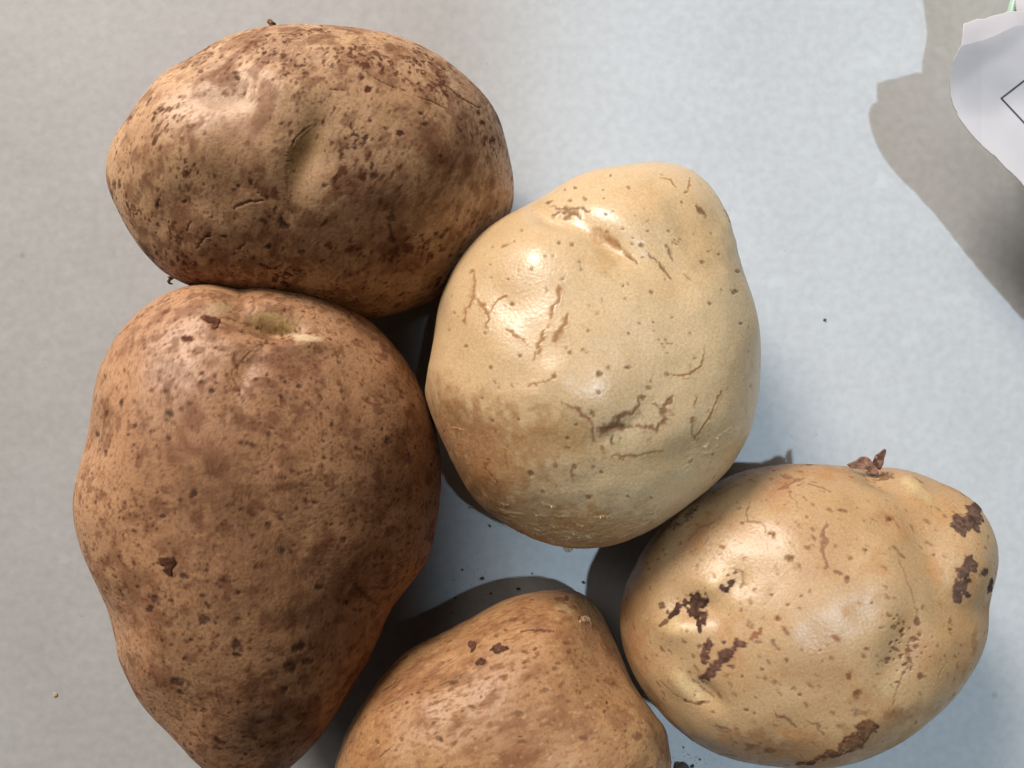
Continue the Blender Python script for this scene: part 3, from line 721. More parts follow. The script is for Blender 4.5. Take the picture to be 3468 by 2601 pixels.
        p.line(k, pts, w * 0.85, col=np.array(c) * 1.1, a=0.75, depth=-0.00007, lip=0.00006, rag=1.0)
    # the eye: orange-brown hollow with a tail
    OR = srgb(176, 122, 52)
    p.blob(2, 1110, 545, 95, 52, 22, col=OR, a=0.75, soft=0.5, rag=0.35, wax=0.6)
    p.blob(2, 1195, 585, 62, 34, 40, col=srgb(158, 100, 34), a=0.8, soft=0.6, rag=0.3)
    p.line(2, [(1230, 600), (1280, 650), (1325, 690)], 30, col=srgb(150, 106, 56), a=0.7, depth=-0.0003)
    p.blob(2, 1150, 517, 14, 8, 10, col=(0.05, 0.025, 0.01), a=0.9)
    p.line(2, [(760, 410), (830, 455), (900, 478)], 16, col=srgb(238, 214, 178), a=0.7, depth=0.0002, rag=0.2)
    # pale lifted skin flakes along the lower rim and right flank
    peel = np.zeros(len(p.px))
    rng = np.random.default_rng(5)
    for _ in range(95):
        x = rng.uniform(560, 1450); y = 1470 - ((x - 1000) / 520) ** 2 * 190 - abs(rng.normal(0, 75)) - 6
        l = rng.uniform(14, 48); sl = (x - 1000) / 1000 * -0.55 + rng.normal(0, 0.12)
        i, m = p.line(3, [(x - l, y - l * -sl * -1), (x, y + rng.uniform(0, 5)), (x + l, y + l * sl)], rng.uniform(4, 8), col=srgb(226, 198, 158), a=rng.uniform(0.5, 0.95), depth=0.00016, rag=0.2, wax=0.8)
        peel[i] = np.maximum(peel[i], m)
    for _ in range(26):
        x = rng.uniform(1600, 1920); y = 1010 - (x - 1600) * 0.62 + rng.normal(0, 50)
        l = rng.uniform(10, 34)
        i, m = p.line(3, [(x - l, y + l * 0.7), (x + l, y - l * 0.7)], rng.uniform(4, 7), col=srgb(228, 204, 168), a=0.8, depth=0.00014, rag=0.2, wax=0.8)
        peel[i] = np.maximum(peel[i], m)
    for _ in range(14):
        x = rng.uniform(1150, 1500); y = rng.uniform(1180, 1330); l = rng.uniform(8, 20)
        i, m = p.line(3, [(x - l, y + l * 0.5), (x + l, y - l * 0.5)], 5, col=srgb(224, 196, 154), a=0.6, depth=0.00012, rag=0.2, wax=0.8)
        peel[i] = np.maximum(peel[i], m)
    p.pieces.append(('peeling_skin', peel, srgb(222, 192, 150), 0.00016, 0.6))

def skin_d(p):
    L = p.L
    big = fbm(L * 60, 33, 3); mid = fbm(L * 260, 35, 4)
    p.lay(sstep(-0.1, 0.7, big) * 0.5, srgb(204, 160, 112))
    p.lay(sstep(0.0, 0.9, -big) * 0.5, srgb(174, 124, 80))
    p.mul(sstep(-0.1, 0.9, mid) * 0.35, (0.8, 0.75, 0.7))
    for (x, y, rx, ry, rot, a) in [(1180, 480, 180, 80, 10, 0.55), (1350, 950, 130, 160, 0, 0.4), (1470, 1150, 130, 120, 0, 0.45), (500, 900, 260, 90, -30, 0.5), (900, 580, 200, 60, -25, 0.45), (1560, 640, 90, 160, -25, 0.45), (500, 1100, 160, 100, -20, 0.3), (1150, 1250, 200, 80, 0, 0.3)]:
        p.blob(6, x, y, rx, ry, rot, col=srgb(146, 94, 66), a=a, soft=0.95, rag=0.6, wax=0.5)
    dens = np.clip(0.5 + 0.5 * fbm(L * 110, 39, 3), 0.12, 1)
    S = stretch(0.5, 1.0, 20)
    patch = sstep(-0.1, 0.8, fbm(L * 110, 38, 3))
    p.grain(1700, 0.15, srgb(158, 106, 66), 0.45, 43, S)
    p.grain(220, 0.08, srgb(148, 98, 64), 0.55, 40, S, None, soft=0.7)
    p.grain(450, 0.25, srgb(132, 84, 56), 0.5, 45, S, None, soft=0.5)
    p.grain(900, 0.48, srgb(134, 84, 52), 0.7, 41, S, np.clip(0.3 + patch, 0, 1), soft=0.35)
    p.specks(1150, 0.38, 0.75, srgb(126, 78, 48), 0.75, 2, S, dens)
    p.specks(760, 0.28, 0.6, srgb(106, 60, 38), 0.85, 3, S, dens * (0.3 + 0.7 * patch))
    p.specks(1150, 0.36, 0.5, srgb(220, 180, 134), 0.55, 6, S, None, 0.00004, 0.8)
    for (x, y, rx, ry, rot, c) in [(850, 658, 24, 26, 0, PURP), (1000, 682, 44, 22, -20, PURP), (890, 745, 28, 26, 0, PURP), (745, 870, 28, 14, -20, DARK), (1325, 787, 16, 11, 0, DARK), (535, 928, 15, 8, 0, DARK), (497, 940, 9, 8, 0, DARK), (1118, 1045, 34, 16, 10, BROWN), (660, 1195, 24, 16, 20, DARK), (440, 1205, 20, 16, 0, BROWN), (300, 1210, 14, 12, 0, DARK), (1135, 1213, 36, 12, 0, BROWN), (1128, 1183, 16, 4, 0, DARK), (1268, 915, 32, 14, -10, srgb(126, 84, 66)), (1360, 392, 46, 15, 10, BROWN), (1395, 378, 14, 18, 0, PURP), (1155, 692, 22, 10, 0, srgb(120, 84, 50)), (1212, 676, 14, 12, 0, srgb(120, 84, 50)), (1808, 1168, 30, 34, 0, srgb(140, 98, 68)), (1395, 640, 24, 8, 10, BROWN), (990, 600, 12, 8, 0, DARK), (1040, 565, 12, 8, 0, BROWN), (1085, 505, 30, 8, -10, BROWN), (680, 750, 14, 8, 0, BROWN), (1625, 985, 8, 12, 0, DARK), (1735, 1150, 6, 8, 0, DARK), (470, 985, 9, 8, 0, DARK), (1490, 1190, 26, 14, 0, BROWN), (1030, 840, 28, 18, 0, srgb(150, 100, 58)), (850, 1010, 24, 10, 10, BROWN)]:
        p.blob(6, x, y, rx, ry, rot, col=c, a=0.88, depth=-0.00012, rag=0.55)
    for pts, w, c, a in [([(1130, 570), (1210, 563), (1320, 570)], 20, srgb(110, 66, 46), 0.8), ([(320, 920), (400, 880)], 9, DARK, 0.7), ([(370, 985), (430, 955)], 12, BROWN, 0.7), ([(300, 1310), (400, 1230)], 11, DARK, 0.7), ([(620, 1000), (700, 960)], 9, BROWN, 0.6), ([(780, 840), (800, 815)], 14, BROWN, 0.7), ([(1100, 435), (1180, 440), (1230, 470)], 8, BROWN, 0.6), ([(1050, 500), (1120, 490)], 8, BROWN, 0.6), ([(650, 890), (720, 860)], 12, BROWN, 0.7), ([(440, 960), (350, 1000), (270, 1040)], 9, BROWN, 0.5), ([(560, 850), (660, 800), (760, 730)], 8, BROWN, 0.5)]:
        p.line(6, pts, w, col=c, a=a, depth=-0.0002, lip=0.00006)
    for row in [(850, 658, 24, 26, 0), (1000, 682, 44, 22, -20), (890, 745, 28, 26, 0)]:
        p.scab(6, [row], srgb(104, 70, 54), 0.00022, 'soil_patch', 1.1)
    p.blob(6, 1385, 445, 70, 24, 22, col=srgb(214, 182, 132), a=0.8, soft=0.5, wax=0.7, depth=0.0001)
    p.blob(6, 1370, 462, 30, 8, 12, col=BROWN, a=0.7)
    p.scab(6, [(1500, 515, 42, 25, 25)], srgb(206, 160, 124), 0.00045, 'lifted_skin')
    p.blob(6, 1468, 500, 10, 12, 0, col=DARK, a=0.8)

def skin_e(p):
    L = p.L
    big = fbm(L * 60, 43, 3); mid = fbm(L * 260, 45, 4)
    p.lay(sstep(-0.1, 0.7, big) * 0.5, srgb(208, 172, 126))
    p.lay(sstep(0.0, 0.9, -big) * 0.4, srgb(184, 138, 92))
    p.mul(sstep(-0.1, 0.9, mid) * 0.22, (0.84, 0.8, 0.74))
    for (x, y, rx, ry, rot, c, a) in [(870, 250, 130, 80, -15, srgb(184, 126, 92), 0.6), (930, 200, 90, 40, -10, srgb(170, 104, 70), 0.5), (470, 470, 70, 150, 40, srgb(186, 120, 84), 0.5), (1430, 370, 60, 60, 0, srgb(176, 112, 74), 0.5), (1650, 330, 180, 120, 20, srgb(198, 146, 94), 0.5), (1500, 1400, 220, 70, -20, srgb(150, 100, 64), 0.55), (1280, 1290, 100, 90, 0, srgb(184, 132, 80), 0.5), (150, 1050, 80, 140, 0, srgb(190, 130, 90), 0.5), (800, 1540, 260, 70, 10, srgb(176, 120, 76), 0.5), (1750, 1000, 160, 320, 10, srgb(192, 146, 94), 0.5), (870, 900, 50, 45, 0, srgb(198, 148, 96), 0.4), (900, 1600, 620, 150, 0, srgb(168, 116, 72), 0.6), (1900, 900, 160, 420, 0, srgb(186, 138, 90), 0.5), (130, 950, 130, 380, 0, srgb(182, 128, 82), 0.5), (1000, 130, 600, 90, 0, srgb(190, 138, 92), 0.45)]:  # the wide rim browns paint the shading of the edges into the skin
        p.blob(7, x, y, rx, ry, rot, col=c, a=a, soft=0.95, rag=0.6, wax=0.7)
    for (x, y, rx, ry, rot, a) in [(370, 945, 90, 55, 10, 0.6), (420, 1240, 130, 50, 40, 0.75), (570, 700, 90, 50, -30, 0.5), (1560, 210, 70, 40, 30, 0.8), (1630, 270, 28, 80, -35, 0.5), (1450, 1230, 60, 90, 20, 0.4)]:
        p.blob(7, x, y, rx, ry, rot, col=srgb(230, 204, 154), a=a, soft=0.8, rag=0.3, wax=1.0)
    dens = np.clip(0.45 + 0.55 * fbm(L * 100, 49, 3), 0.1, 1)
    p.specks(1500, 0.38, 0.4, srgb(170, 122, 70), 0.45, 1, None, dens, -0.00003, 0.7)
    p.grain(600, 0.35, srgb(186, 138, 84), 0.5, 40, None, dens)
    p.specks(800, 0.36, 0.85, srgb(140, 92, 54), 0.8, 2, stretch(1, 0.6, 50), dens)
    p.grain(180, 0.15, srgb(186, 136, 86), 0.5, 47, None, None, soft=0.8)
    p.specks(480, 0.20, 0.4, srgb(116, 70, 44), 0.85, 3, stretch(1, 0.7, -40), dens)
    for (x, y, rx, ry) in [(1850, 395, 110, 110), (1840, 690, 90, 150), (440, 850, 130, 90), (590, 1090, 130, 120), (1240, 1530, 220, 70)]:
        p.blob(7, x, y, rx, ry, 0, col=srgb(178, 126, 82), a=0.45, rag=0.6, soft=0.9)
    CR1 = srgb(106, 80, 66); CR2 = srgb(88, 60, 46)
    p.scab(7, [(1875, 385, 48, 62, 15), (1880, 335, 40, 24, 20), (1798, 385, 26, 26, 0), (1800, 425, 28, 34, 0), (1830, 460, 20, 24, 0), (1895, 440, 22, 24, 0), (1830, 400, 24, 16, 0)], CR1)
    p.scab(7, [(1845, 640, 40, 58, 20), (1820, 735, 40, 50, 0), (1805, 785, 24, 34, 0), (1885, 655, 16, 12, 0), (1868, 580, 10, 10, 0)], CR1)
    p.scab(7, [(1935, 660, 17, 24, 0)], CR1)
    p.scab(7, [(1962, 730, 14, 40, 10)], CR1)
    p.scab(7, [(465, 800, 46, 44, 0), (455, 865, 34, 30, 20), (500, 890, 22, 36, 0), (478, 940, 14, 40, -10)], CR2, 0.00020)
    p.scab(7, [(285, 830, 18, 16, 0), (345, 872, 42, 18, -35), (300, 915, 22, 16, -30), (380, 828, 20, 16, 0), (318, 858, 12, 12, 0)], CR2, 0.00018)
    p.scab(7, [(612, 750, 26, 22, 0), (645, 715, 16, 24, 30), (665, 665, 14, 11, 0), (625, 675, 9, 9, 0)], CR2, 0.00018)
    p.scab(7, [(520, 1040, 26, 42, 0), (512, 1095, 22, 30, 0), (560, 1138, 36, 28, -30), (530, 1180, 42, 32, -20), (595, 1105, 26, 18, -40), (615, 1080, 34, 28, -20)], srgb(108, 74, 58))
    p.scab(7, [(690, 1030, 34, 26, -20), (660, 1050, 14, 14, 0)], srgb(114, 78, 60))
    p.scab(7, [(760, 985, 30, 14, -30), (790, 962, 14, 20, 0)], srgb(134, 84, 60), 0.00016)
    for (x, y, rx, ry, rot) in [(640, 1140, 24, 12, 0), (605, 1015, 14, 12, 0), (780, 1015, 22, 10, 0), (475, 1040, 16, 14, 0), (850, 1015, 12, 16, 0), (1760, 955, 12, 10, 0), (1680, 570, 10, 10, 0)]:
        p.blob(7, x, y, rx, ry, rot, col=PURP, a=0.9, rag=0.65, soft=0.45, depth=-0.00012)
    p.scab(7, [(1330, 1465, 46, 60, 20), (1255, 1535, 70, 36, -25), (1150, 1592, 80, 22, -18), (1030, 1630, 60, 10, -8)], srgb(122, 84, 58), 0.00014)
    for (x, y, rx, ry, rot) in [(940, 585, 26, 12, -10), (1190, 662, 28, 12, 15), (1230, 695, 16, 22, 20), (995, 780, 12, 11, 0), (930, 825, 10, 10, 0), (850, 775, 9, 9, 0), (690, 855, 9, 12, 0), (695, 1193, 10, 9, 0), (800, 1158, 14, 9, 0), (1240, 1195, 17, 20, 0), (1335, 1052, 20, 10, 0), (1590, 912, 20, 26, 0), (1570, 1000, 24, 14, 0), (1580, 1040, 16, 14, 0), (1440, 1105, 14, 14, 0), (1480, 1055, 30, 8, 30), (1550, 1105, 14, 18, 0), (1530, 1130, 12, 12, 0), (1470, 940, 14, 18, 0), (1515, 975, 10, 10, 0), (1545, 1055, 12, 14, 0), (1505, 1090, 10, 10, 0), (1490, 1220, 12, 10, 0), (1360, 815, 8, 12, 0), (880, 900, 16, 14, 0), (840, 460, 14, 8, 0), (860, 465, 12, 8, 0), (1445, 385, 20, 14, 30), (1210, 345, 28, 10, 10), (1030, 380, 10, 9, 0), (700, 405, 12, 8, 0), (1330, 545, 8, 8, 0), (1520, 580, 24, 8, 40), (1610, 1190, 14, 22, 30), (1290, 1275, 22, 16, 0), (1095, 1060, 10, 9, 0), (545, 1375, 12, 9, 0), (480, 1325, 24, 12, 0), (405, 1315, 14, 10, 0), (720, 1360, 16, 9, 0), (990, 1285, 14, 10, 0), (760, 1380, 8, 8, 0), (1040, 107, 20, 8, 0)]:
        p.blob(7, x, y, rx, ry, rot, col=srgb(112, 68, 44), a=0.85, rag=0.5, soft=0.4, depth=-0.00012)
    for (x, y, rx, ry, rot, a) in [(745, 1550, 44, 24, 10, 0.75), (840, 1572, 40, 16, 0, 0.8), (1300, 1375, 50, 20, 0, 0.7), (1480, 1375, 60, 24, -20, 0.6), (1885, 1010, 18, 90, 8, 0.5), (600, 1460, 50, 12, 25, 0.5), (400, 1490, 60, 14, 30, 0.4)]:
        p.blob(7, x, y, rx, ry, rot, col=srgb(128, 90, 60), a=a, rag=0.65, soft=0.5)
    for pts, w, a in [([(1132, 420), (1120, 470), (1112, 540), (1128, 590), (1125, 645)], 22, 0.75), ([(740, 300), (715, 350), (725, 390), (790, 405), (815, 440)], 11, 0.7), ([(930, 250), (970, 290), (990, 350)], 9, 0.6), ([(660, 640), (700, 665), (705, 720), (685, 745)], 12, 0.75), ([(1490, 560), (1520, 650), (1560, 740), (1585, 850), (1590, 900)], 9, 0.45), ([(1560, 1110), (1520, 1180), (1490, 1250), (1465, 1340)], 11, 0.7), ([(865, 1360), (880, 1395), (940, 1420), (1000, 1460)], 13, 0.75), ([(1045, 1420), (1090, 1440), (1120, 1490)], 20, 0.7), ([(880, 240), (940, 210), (1010, 180)], 18, 0.6), ([(1040, 210), (1100, 225), (1150, 245)], 14, 0.6), ([(890, 160), (920, 180), (960, 182)], 12, 0.6), ([(560, 1440), (640, 1470)], 12, 0.5), ([(450, 1200), (490, 1240), (560, 1300)], 14, 0.7), ([(390, 1310), (470, 1330), (540, 1320)], 12, 0.7), ([(280, 1210), (340, 1270), (400, 1310)], 10, 0.5), ([(1730, 1130), (1690, 1230)], 8, 0.4), ([(1480, 410), (1500, 440)], 10, 0.5), ([(430, 490), (480, 440), (560, 400)], 14, 0.4), ([(500, 520), (530, 480)], 20, 0.4), ([(560, 280), (640, 230), (700, 210)], 8, 0.5), ([(1330, 150), (1400, 165), (1450, 170)], 30, 0.85), ([(350, 440), (410, 390), (470, 320)], 10, 0.5)]:
        p.line(7, pts, w * 1.15, col=srgb(116, 70, 44), a=a * 0.85, depth=-0.00006, lip=0.00003, rag=0.8)
    rng = np.random.default_rng(8)
    for _ in range(40):
        x, y = rng.normal(1510, 60), rng.normal(1040, 70)
        p.blob(7, x, y, rng.uniform(5, 10), None, 0, col=srgb(104, 62, 38), a=0.8, depth=-0.0002)
    for _ in range(26):
        t = rng.uniform(0, 1)
        p.blob(7, 340 + 120 * t + rng.normal(0, 12), 430 - 90 * t + rng.normal(0, 12), rng.uniform(4, 8), None, 0, col=DARK, a=0.8)

POT_A = Potato(OUT_A, 0.0290, 0.0275, BUMP_A, seed=2)
POT_B = Potato(OUT_B, 0.0310, 0.0300, BUMP_B, seed=3, lean=(0.0, 0.30))
POT_C = Potato(OUT_C, 0.0310, 0.0300, BUMP_C, seed=4, noise=0.0007, lean=(-0.16, -0.16))
POT_D = Potato(OUT_D, 0.0290, 0.0285, BUMP_D, seed=5, back=[(52, -20, 16, 22, 5.0)])
POT_E = Potato(OUT_E, 0.0280, 0.0270, BUMP_E, seed=6, noise=0.0007, lean=(-0.25, 0.03))

mat_dusty = skin_material('dusty_potato_skin', rough=0.50, bump=0.25, spec=0.48)
mat_pale = skin_material('pale_waxy_potato_skin', rough=0.33, bump=0.30, spec=0.5)
mat_clean = skin_material('washed_potato_skin', rough=0.40, bump=0.30, spec=0.45)
ob_a = build_potato(POT_A, skin_a, mat_dusty, 'broad dusty brown potato with a crescent eye, uppermost of the five', srgb(228, 190, 152), 2, (0.635, 0.585, 0.52))
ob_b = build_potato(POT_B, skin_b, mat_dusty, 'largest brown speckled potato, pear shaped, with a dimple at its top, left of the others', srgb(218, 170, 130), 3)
ob_c = build_potato(POT_C, skin_c, mat_pale, 'pale clean yellow potato with an orange eye and fine cracks, in the middle', srgb(230, 202, 162), 4, (0.585, 0.54, 0.48))
ob_d = build_potato(POT_D, skin_d, mat_dusty, 'tan speckled potato cut off by the bottom edge of the photo', srgb(200, 154, 108), 5, (0.56, 0.53, 0.485))
ob_e = build_potato(POT_E, skin_e, mat_clean, 'yellow potato with dark brown scabs and a loose flake of skin on top', srgb(202, 168, 126), 6, (0.57, 0.54, 0.495))

# ------------------------------------------------------------------ bits that hang on the potatoes
def flake(name, parent, outline, z, mat, curl=0.002, rings=6, thick=0.00025, tilt=(0, 0), seed=0):
    """thin curled piece built from an outline of (px, py) at height z"""
    o = smooth_loop(outline, 64, 1)
    c = o.mean(0)
    size = np.ptp(o, axis=0).max()
    rows = []
    for t in np.linspace(0, 1, rings + 1)[1:]:
        rows.append(c + (o - c) * t)
    Q = np.vstack([c[None]] + rows)
    rel = (Q - c) / size
    h = z + curl * (rel[:, 0] ** 2 * 2 - rel[:, 1] * 0.8) + tilt[0] * rel[:, 0] + tilt[1] * rel[:, 1]
    h = h + 0.0004 * fbm(np.c_[Q * 0.12, np.zeros(len(Q))] + seed, seed, 3)
    top = on_plane(Q[:, 0], Q[:, 1], h)
    bot = top - np.array([0, 0, thick])
    V = np.vstack([top, bot]); n = len(top); m = len(o)
    F = []
    for side, off in ((0, 0), (1, n)):
        for k in range(m):
            k2 = (k + 1) % m
            f = (off, off + 1 + k2, off + 1 + k)
            F.append(f if side == 0 else f[::-1])
            for r in range(rings - 1):
                a, b = off + 1 + r * m + k, off + 1 + r * m + k2
                q = (a, b, b + m, a + m)
                F.append(q if side == 0 else q[::-1])
    e = 1 + (rings - 1) * m
    for k in range(m):
        k2 = (k + 1) % m
        F.append((e + k, e + k2, n + e + k2, n + e + k))
    me = bpy.data.meshes.new(name)
    org = np.array(parent.location) if parent is not None else V.mean(0) * [1, 1, 0]
    me.from_pydata([tuple(v - org) for v in V], [], F)
    me.polygons.foreach_set('use_smooth', np.ones(len(me.polygons), bool))
    me.materials.append(mat)
    bm = bmesh.new(); bm.from_mesh(me); bmesh.ops.recalc_face_normals(bm, faces=bm.faces); bm.to_mesh(me); bm.free()
    ob = bpy.data.objects.new(name, me)
    ob.location = org
    scene.collection.objects.link(ob)
    if parent is not None:
        ob.location = (0, 0, 0)
        ob.parent = parent
    return ob

def tube(name, parent, pts, r0, r1, mat):
    """tapered bent stub through world points"""
    P = np.array(pts, float)
    t = np.linspace(0, 1, 14); s = np.linspace(0, 1, len(P))
    Q = np.stack([np.interp(t, s, P[:, i]) for i in range(3)], 1)
    for _ in range(2):
        Q[1:-1] = (Q[:-2] + 2 * Q[1:-1] + Q[2:]) / 4
    V, F = [], []
    for i, q in enumerate(Q):
        d = Q[min(i + 1, len(Q) - 1)] - Q[max(i - 1, 0)]; d /= np.linalg.norm(d)
        a = np.cross(d, [0.3, 0.2, 0.93]); a /= np.linalg.norm(a); b = np.cross(d, a)
        r = (r0 + (r1 - r0) * i / 13) * (1 + 0.2 * math.sin(i * 2.3))
        for k in range(8):
            an = k / 8 * 2 * math.pi
            V.append(q + r * (math.cos(an) * a + math.sin(an) * b))
    for i in range(len(Q) - 1):
        for k in range(8):
            k2 = (k + 1) % 8
            F.append((i * 8 + k, i * 8 + k2, i * 8 + 8 + k2, i * 8 + 8 + k))
    F.append(tuple(range(8))[::-1]); F.append(tuple(range(13 * 8, 14 * 8)))
    org = np.array(parent.location)
    me = bpy.data.meshes.new(name); me.from_pydata([tuple(v - org) for v in V], [], F)
    me.polygons.foreach_set('use_smooth', np.ones(len(me.polygons), bool)); me.materials.append(mat)
    ob = bpy.data.objects.new(name, me); scene.collection.objects.link(ob); ob.parent = parent
    return ob

def R3(x0, y0, w, ow):
    f, s = crop(x0, y0, w, ow)
    return lambda pts: np.stack(f(np.array(pts, float)[:, 0], np.array(pts, float)[:, 1]), 1)

mat_flake = plain_material('dry_peel', tuple(srgb(112, 78, 60)), 0.8, 0.3, 1500)
mat_root = plain_material('dry_rootlet', tuple(srgb(112, 78, 48)), 0.8, 0.3, 2000)
mat_film = plain_material('damp_skin_film', tuple(srgb(150, 140, 122)), 0.35, 0.15, 1200)
def surf_z(pot, px, py):
    """height of a potato's skin seen at a grid point"""
    th, ph, _, _ = disc_topology(120, 10)
    P, _, _ = pot.shape(th, ph)
    x, y = project(P)
    d = np.hypot(x - px, y - py) + np.where(ph < -0.15, 60, 0)
    i = np.argsort(d)[:4]
    return float(P[i, 2].mean())

rp = R3(2800, 1480, 400, 2212)
fz = surf_z(POT_E, 1890, 1022)
fl1 = flake('loose_skin_flake', ob_e, rp([(375, 515), (560, 440), (640, 370), (760, 365), (830, 430), (860, 500), (960, 600), (985, 690), (850, 720), (825, 610), (700, 610), (450, 580)]), fz + 0.0030, mat_flake, 0.0012, tilt=(-0.001, 0.001), seed=3)
fl2 = flake('loose_skin_flake', ob_e, rp([(860, 480), (915, 350), (1000, 290), (1085, 215), (1115, 240), (1110, 310), (1075, 400), (1065, 500), (1010, 620), (900, 600)]), fz + 0.0040, mat_flake, -0.0015, tilt=(0.001, -0.004), seed=8)
rc = R3(1800, 1780, 200, 2212)
flake('loose_skin_film', ob_c, rc([(1150, 760), (1210, 900), (1240, 980), (1290, 1005), (1480, 1000), (1560, 900), (1600, 780), (1400, 700)]), surf_z(POT_C, 1228, 1180) - 0.0004, mat_film, 0.0005, seed=4)

def ray_pt(px, py, z):
    return on_plane(np.array([px]), np.array([py]), np.array([z]))[0]
za = surf_z(POT_A, 372, 598)
tube('rootlet', ob_a, [ray_pt(378, 596, za), ray_pt(368, 602, za - 0.001), ray_pt(363, 609, za - 0.002), ray_pt(368, 613, za - 0.003), ray_pt(373, 613, za - 0.0035)], 0.00045, 0.00015, mat_root)
tube('rootlet', ob_a, [ray_pt(374, 600, za), ray_pt(362, 598, za - 0.0003)], 0.0003, 0.0001, mat_root)
zt_ = surf_z(POT_A, 588, 54)
tube('rootlet', ob_a, [ray_pt(588, 58, zt_), ray_pt(587, 50, zt_ + 0.0003), ray_pt(580, 45, zt_)], 0.0006, 0.00045, mat_root)
tube('rootlet', ob_a, [ray_pt(590, 57, zt_), ray_pt(592, 49, zt_)], 0.0005, 0.0004, mat_root)

# ------------------------------------------------------------------ torn paper resting on a small mint bowl
rq = R3(3100, 0, 368, 872)
BOWL_Z = 0.018
def bowl():
    cx, cy = 2520.0, 80.0
    c = ray_pt(cx, cy, BOWL_Z); c[2] = 0
    rim = np.linalg.norm(ray_pt(cx - 341, cy, BOWL_Z) - ray_pt(cx, cy, BOWL_Z))
    prof = [(0.0, 0.003), (0.45, 0.003), (0.62, 0.006), (0.80, 0.010), (0.93, 0.015), (0.965, 0.0175), (0.985, BOWL_Z), (1.0, 0.0175), (0.97, 0.014), (0.85, 0.008), (0.66, 0.004), (0.52, 0.002), (0.50, 0.0003), (0.44, 0.0003), (0.42, 0.0015), (0.0, 0.0015)]
    n = 96
    V, F = [], []
    for (r, z) in prof:
        for k in range(n):
            a = 2 * math.pi * k / n
            V.append((rim * r * math.cos(a), rim * r * math.sin(a), z))
    for i in range(len(prof) - 1):
        for k in range(n):
            k2 = (k + 1) % n
            F.append((i * n + k, i * n + k2, i * n + n + k2, i * n + n + k))
    me = bpy.data.meshes.new('bowl'); me.from_pydata(V, [], F); me.update()
    bm = bmesh.new(); bm.from_mesh(me); bmesh.ops.remove_doubles(bm, verts=bm.verts, dist=1e-6); bmesh.ops.recalc_face_normals(bm, faces=bm.faces); bm.to_mesh(me); bm.free()
    me.polygons.foreach_set('use_smooth', np.ones(len(me.polygons), bool))
    m = plain_material('mint_plastic', (0.42, 0.60, 0.50), 0.35, 0.03, 60, 0.02)
    me.materials.append(m)
    ob = bpy.data.objects.new('bowl', me); ob.location = c
    link(ob)
    tag(ob, 'mint green bowl under the torn paper at the top right corner', 'bowl')
bowl()

def sheet_material(name, col):
    m, nt, b = new_mat(name)
    N, L = nt.nodes, nt.links
    at = N.new('ShaderNodeAttribute'); at.attribute_name = 'skin_colour'
    tc = N.new('ShaderNodeTexCoord')
    n1 = N.new('ShaderNodeTexNoise'); n1.inputs['Scale'].default_value = 300; n1.inputs['Detail'].default_value = 5
    L.new(tc.outputs['Object'], n1.inputs['Vector'])
    L.new(at.outputs['Color'], b.inputs['Base Color'])
    b.inputs['Roughness'].default_value = 0.6
    bp = N.new('ShaderNodeBump'); bp.inputs['Strength'].default_value = 0.1; bp.inputs['Distance'].default_value = 0.0002
    L.new(n1.outputs['Fac'], bp.inputs['Height']); L.new(bp.outputs['Normal'], b.inputs['Normal'])
    tr = N.new('ShaderNodeBsdfTranslucent'); tr.inputs['Color'].default_value = (0.80, 0.72, 0.62, 1)
    ms = N.new('ShaderNodeMixShader'); ms.inputs['Fac'].default_value = 0.30
    L.new(b.outputs['BSDF'], ms.inputs[1]); L.new(tr.outputs['BSDF'], ms.inputs[2])
    L.new(ms.outputs['Shader'], N['Material Output'].inputs['Surface'])
    return m

def sheet(name, outline, height, colour, mat, parent=None, rings=90, nout=700, tear=0.0, centre=None, thick=0.00025):
    o = smooth_loop(outline, nout, 3)
    t = np.arange(nout)
    if tear:
        nrm = np.roll(o, -1, 0) - np.roll(o, 1, 0); nrm = np.stack([nrm[:, 1], -nrm[:, 0]], 1); nrm /= np.linalg.norm(nrm, axis=1)[:, None]
        q = np.c_[o * 0.12, np.zeros(nout)]
        o = o + nrm * (tear * fbm(q, 91, 4))[:, None]
    c = np.array(centre) if centre is not None else o.mean(0)
    Q = np.vstack([c + (o - c) * (0.004 + 0.996 * (k / rings) ** 0.8) for k in range(rings + 1)])
    h = height(Q[:, 0], Q[:, 1])
    top = on_plane(Q[:, 0], Q[:, 1], h)
    bot = top - np.array([0, 0, thick])
    n = len(top)
    i = np.arange(nout); j = (i + 1) % nout
    F = []
    for r in range(rings):
        F.append(np.stack([r * nout + i, r * nout + nout + i, r * nout + nout + j, r * nout + j], -1))
    F = np.vstack(F)
    e = rings * nout
    F = np.vstack([F, F[:, ::-1] + n, np.stack([e + i, n + e + i, n + e + j, e + j], -1)])
    V = np.vstack([top, bot])
    col = np.ones((len(V), 4)); cc = colour(Q[:, 0], Q[:, 1]); col[:n, :3] = cc; col[n:, :3] = cc
    org = V.mean(0); org[2] = 0
    if parent is not None: org = np.array(parent.location)
    me = mesh_np(name, V - org, F, mat, True, col)
    bm = bmesh.new(); bm.from_mesh(me); bmesh.ops.recalc_face_normals(bm, faces=bm.faces); bm.to_mesh(me); bm.free()
    ob = bpy.data.objects.new(name, me); scene.collection.objects.link(ob)
    if parent is None: ob.location = org
    else: ob.parent = parent
    return ob

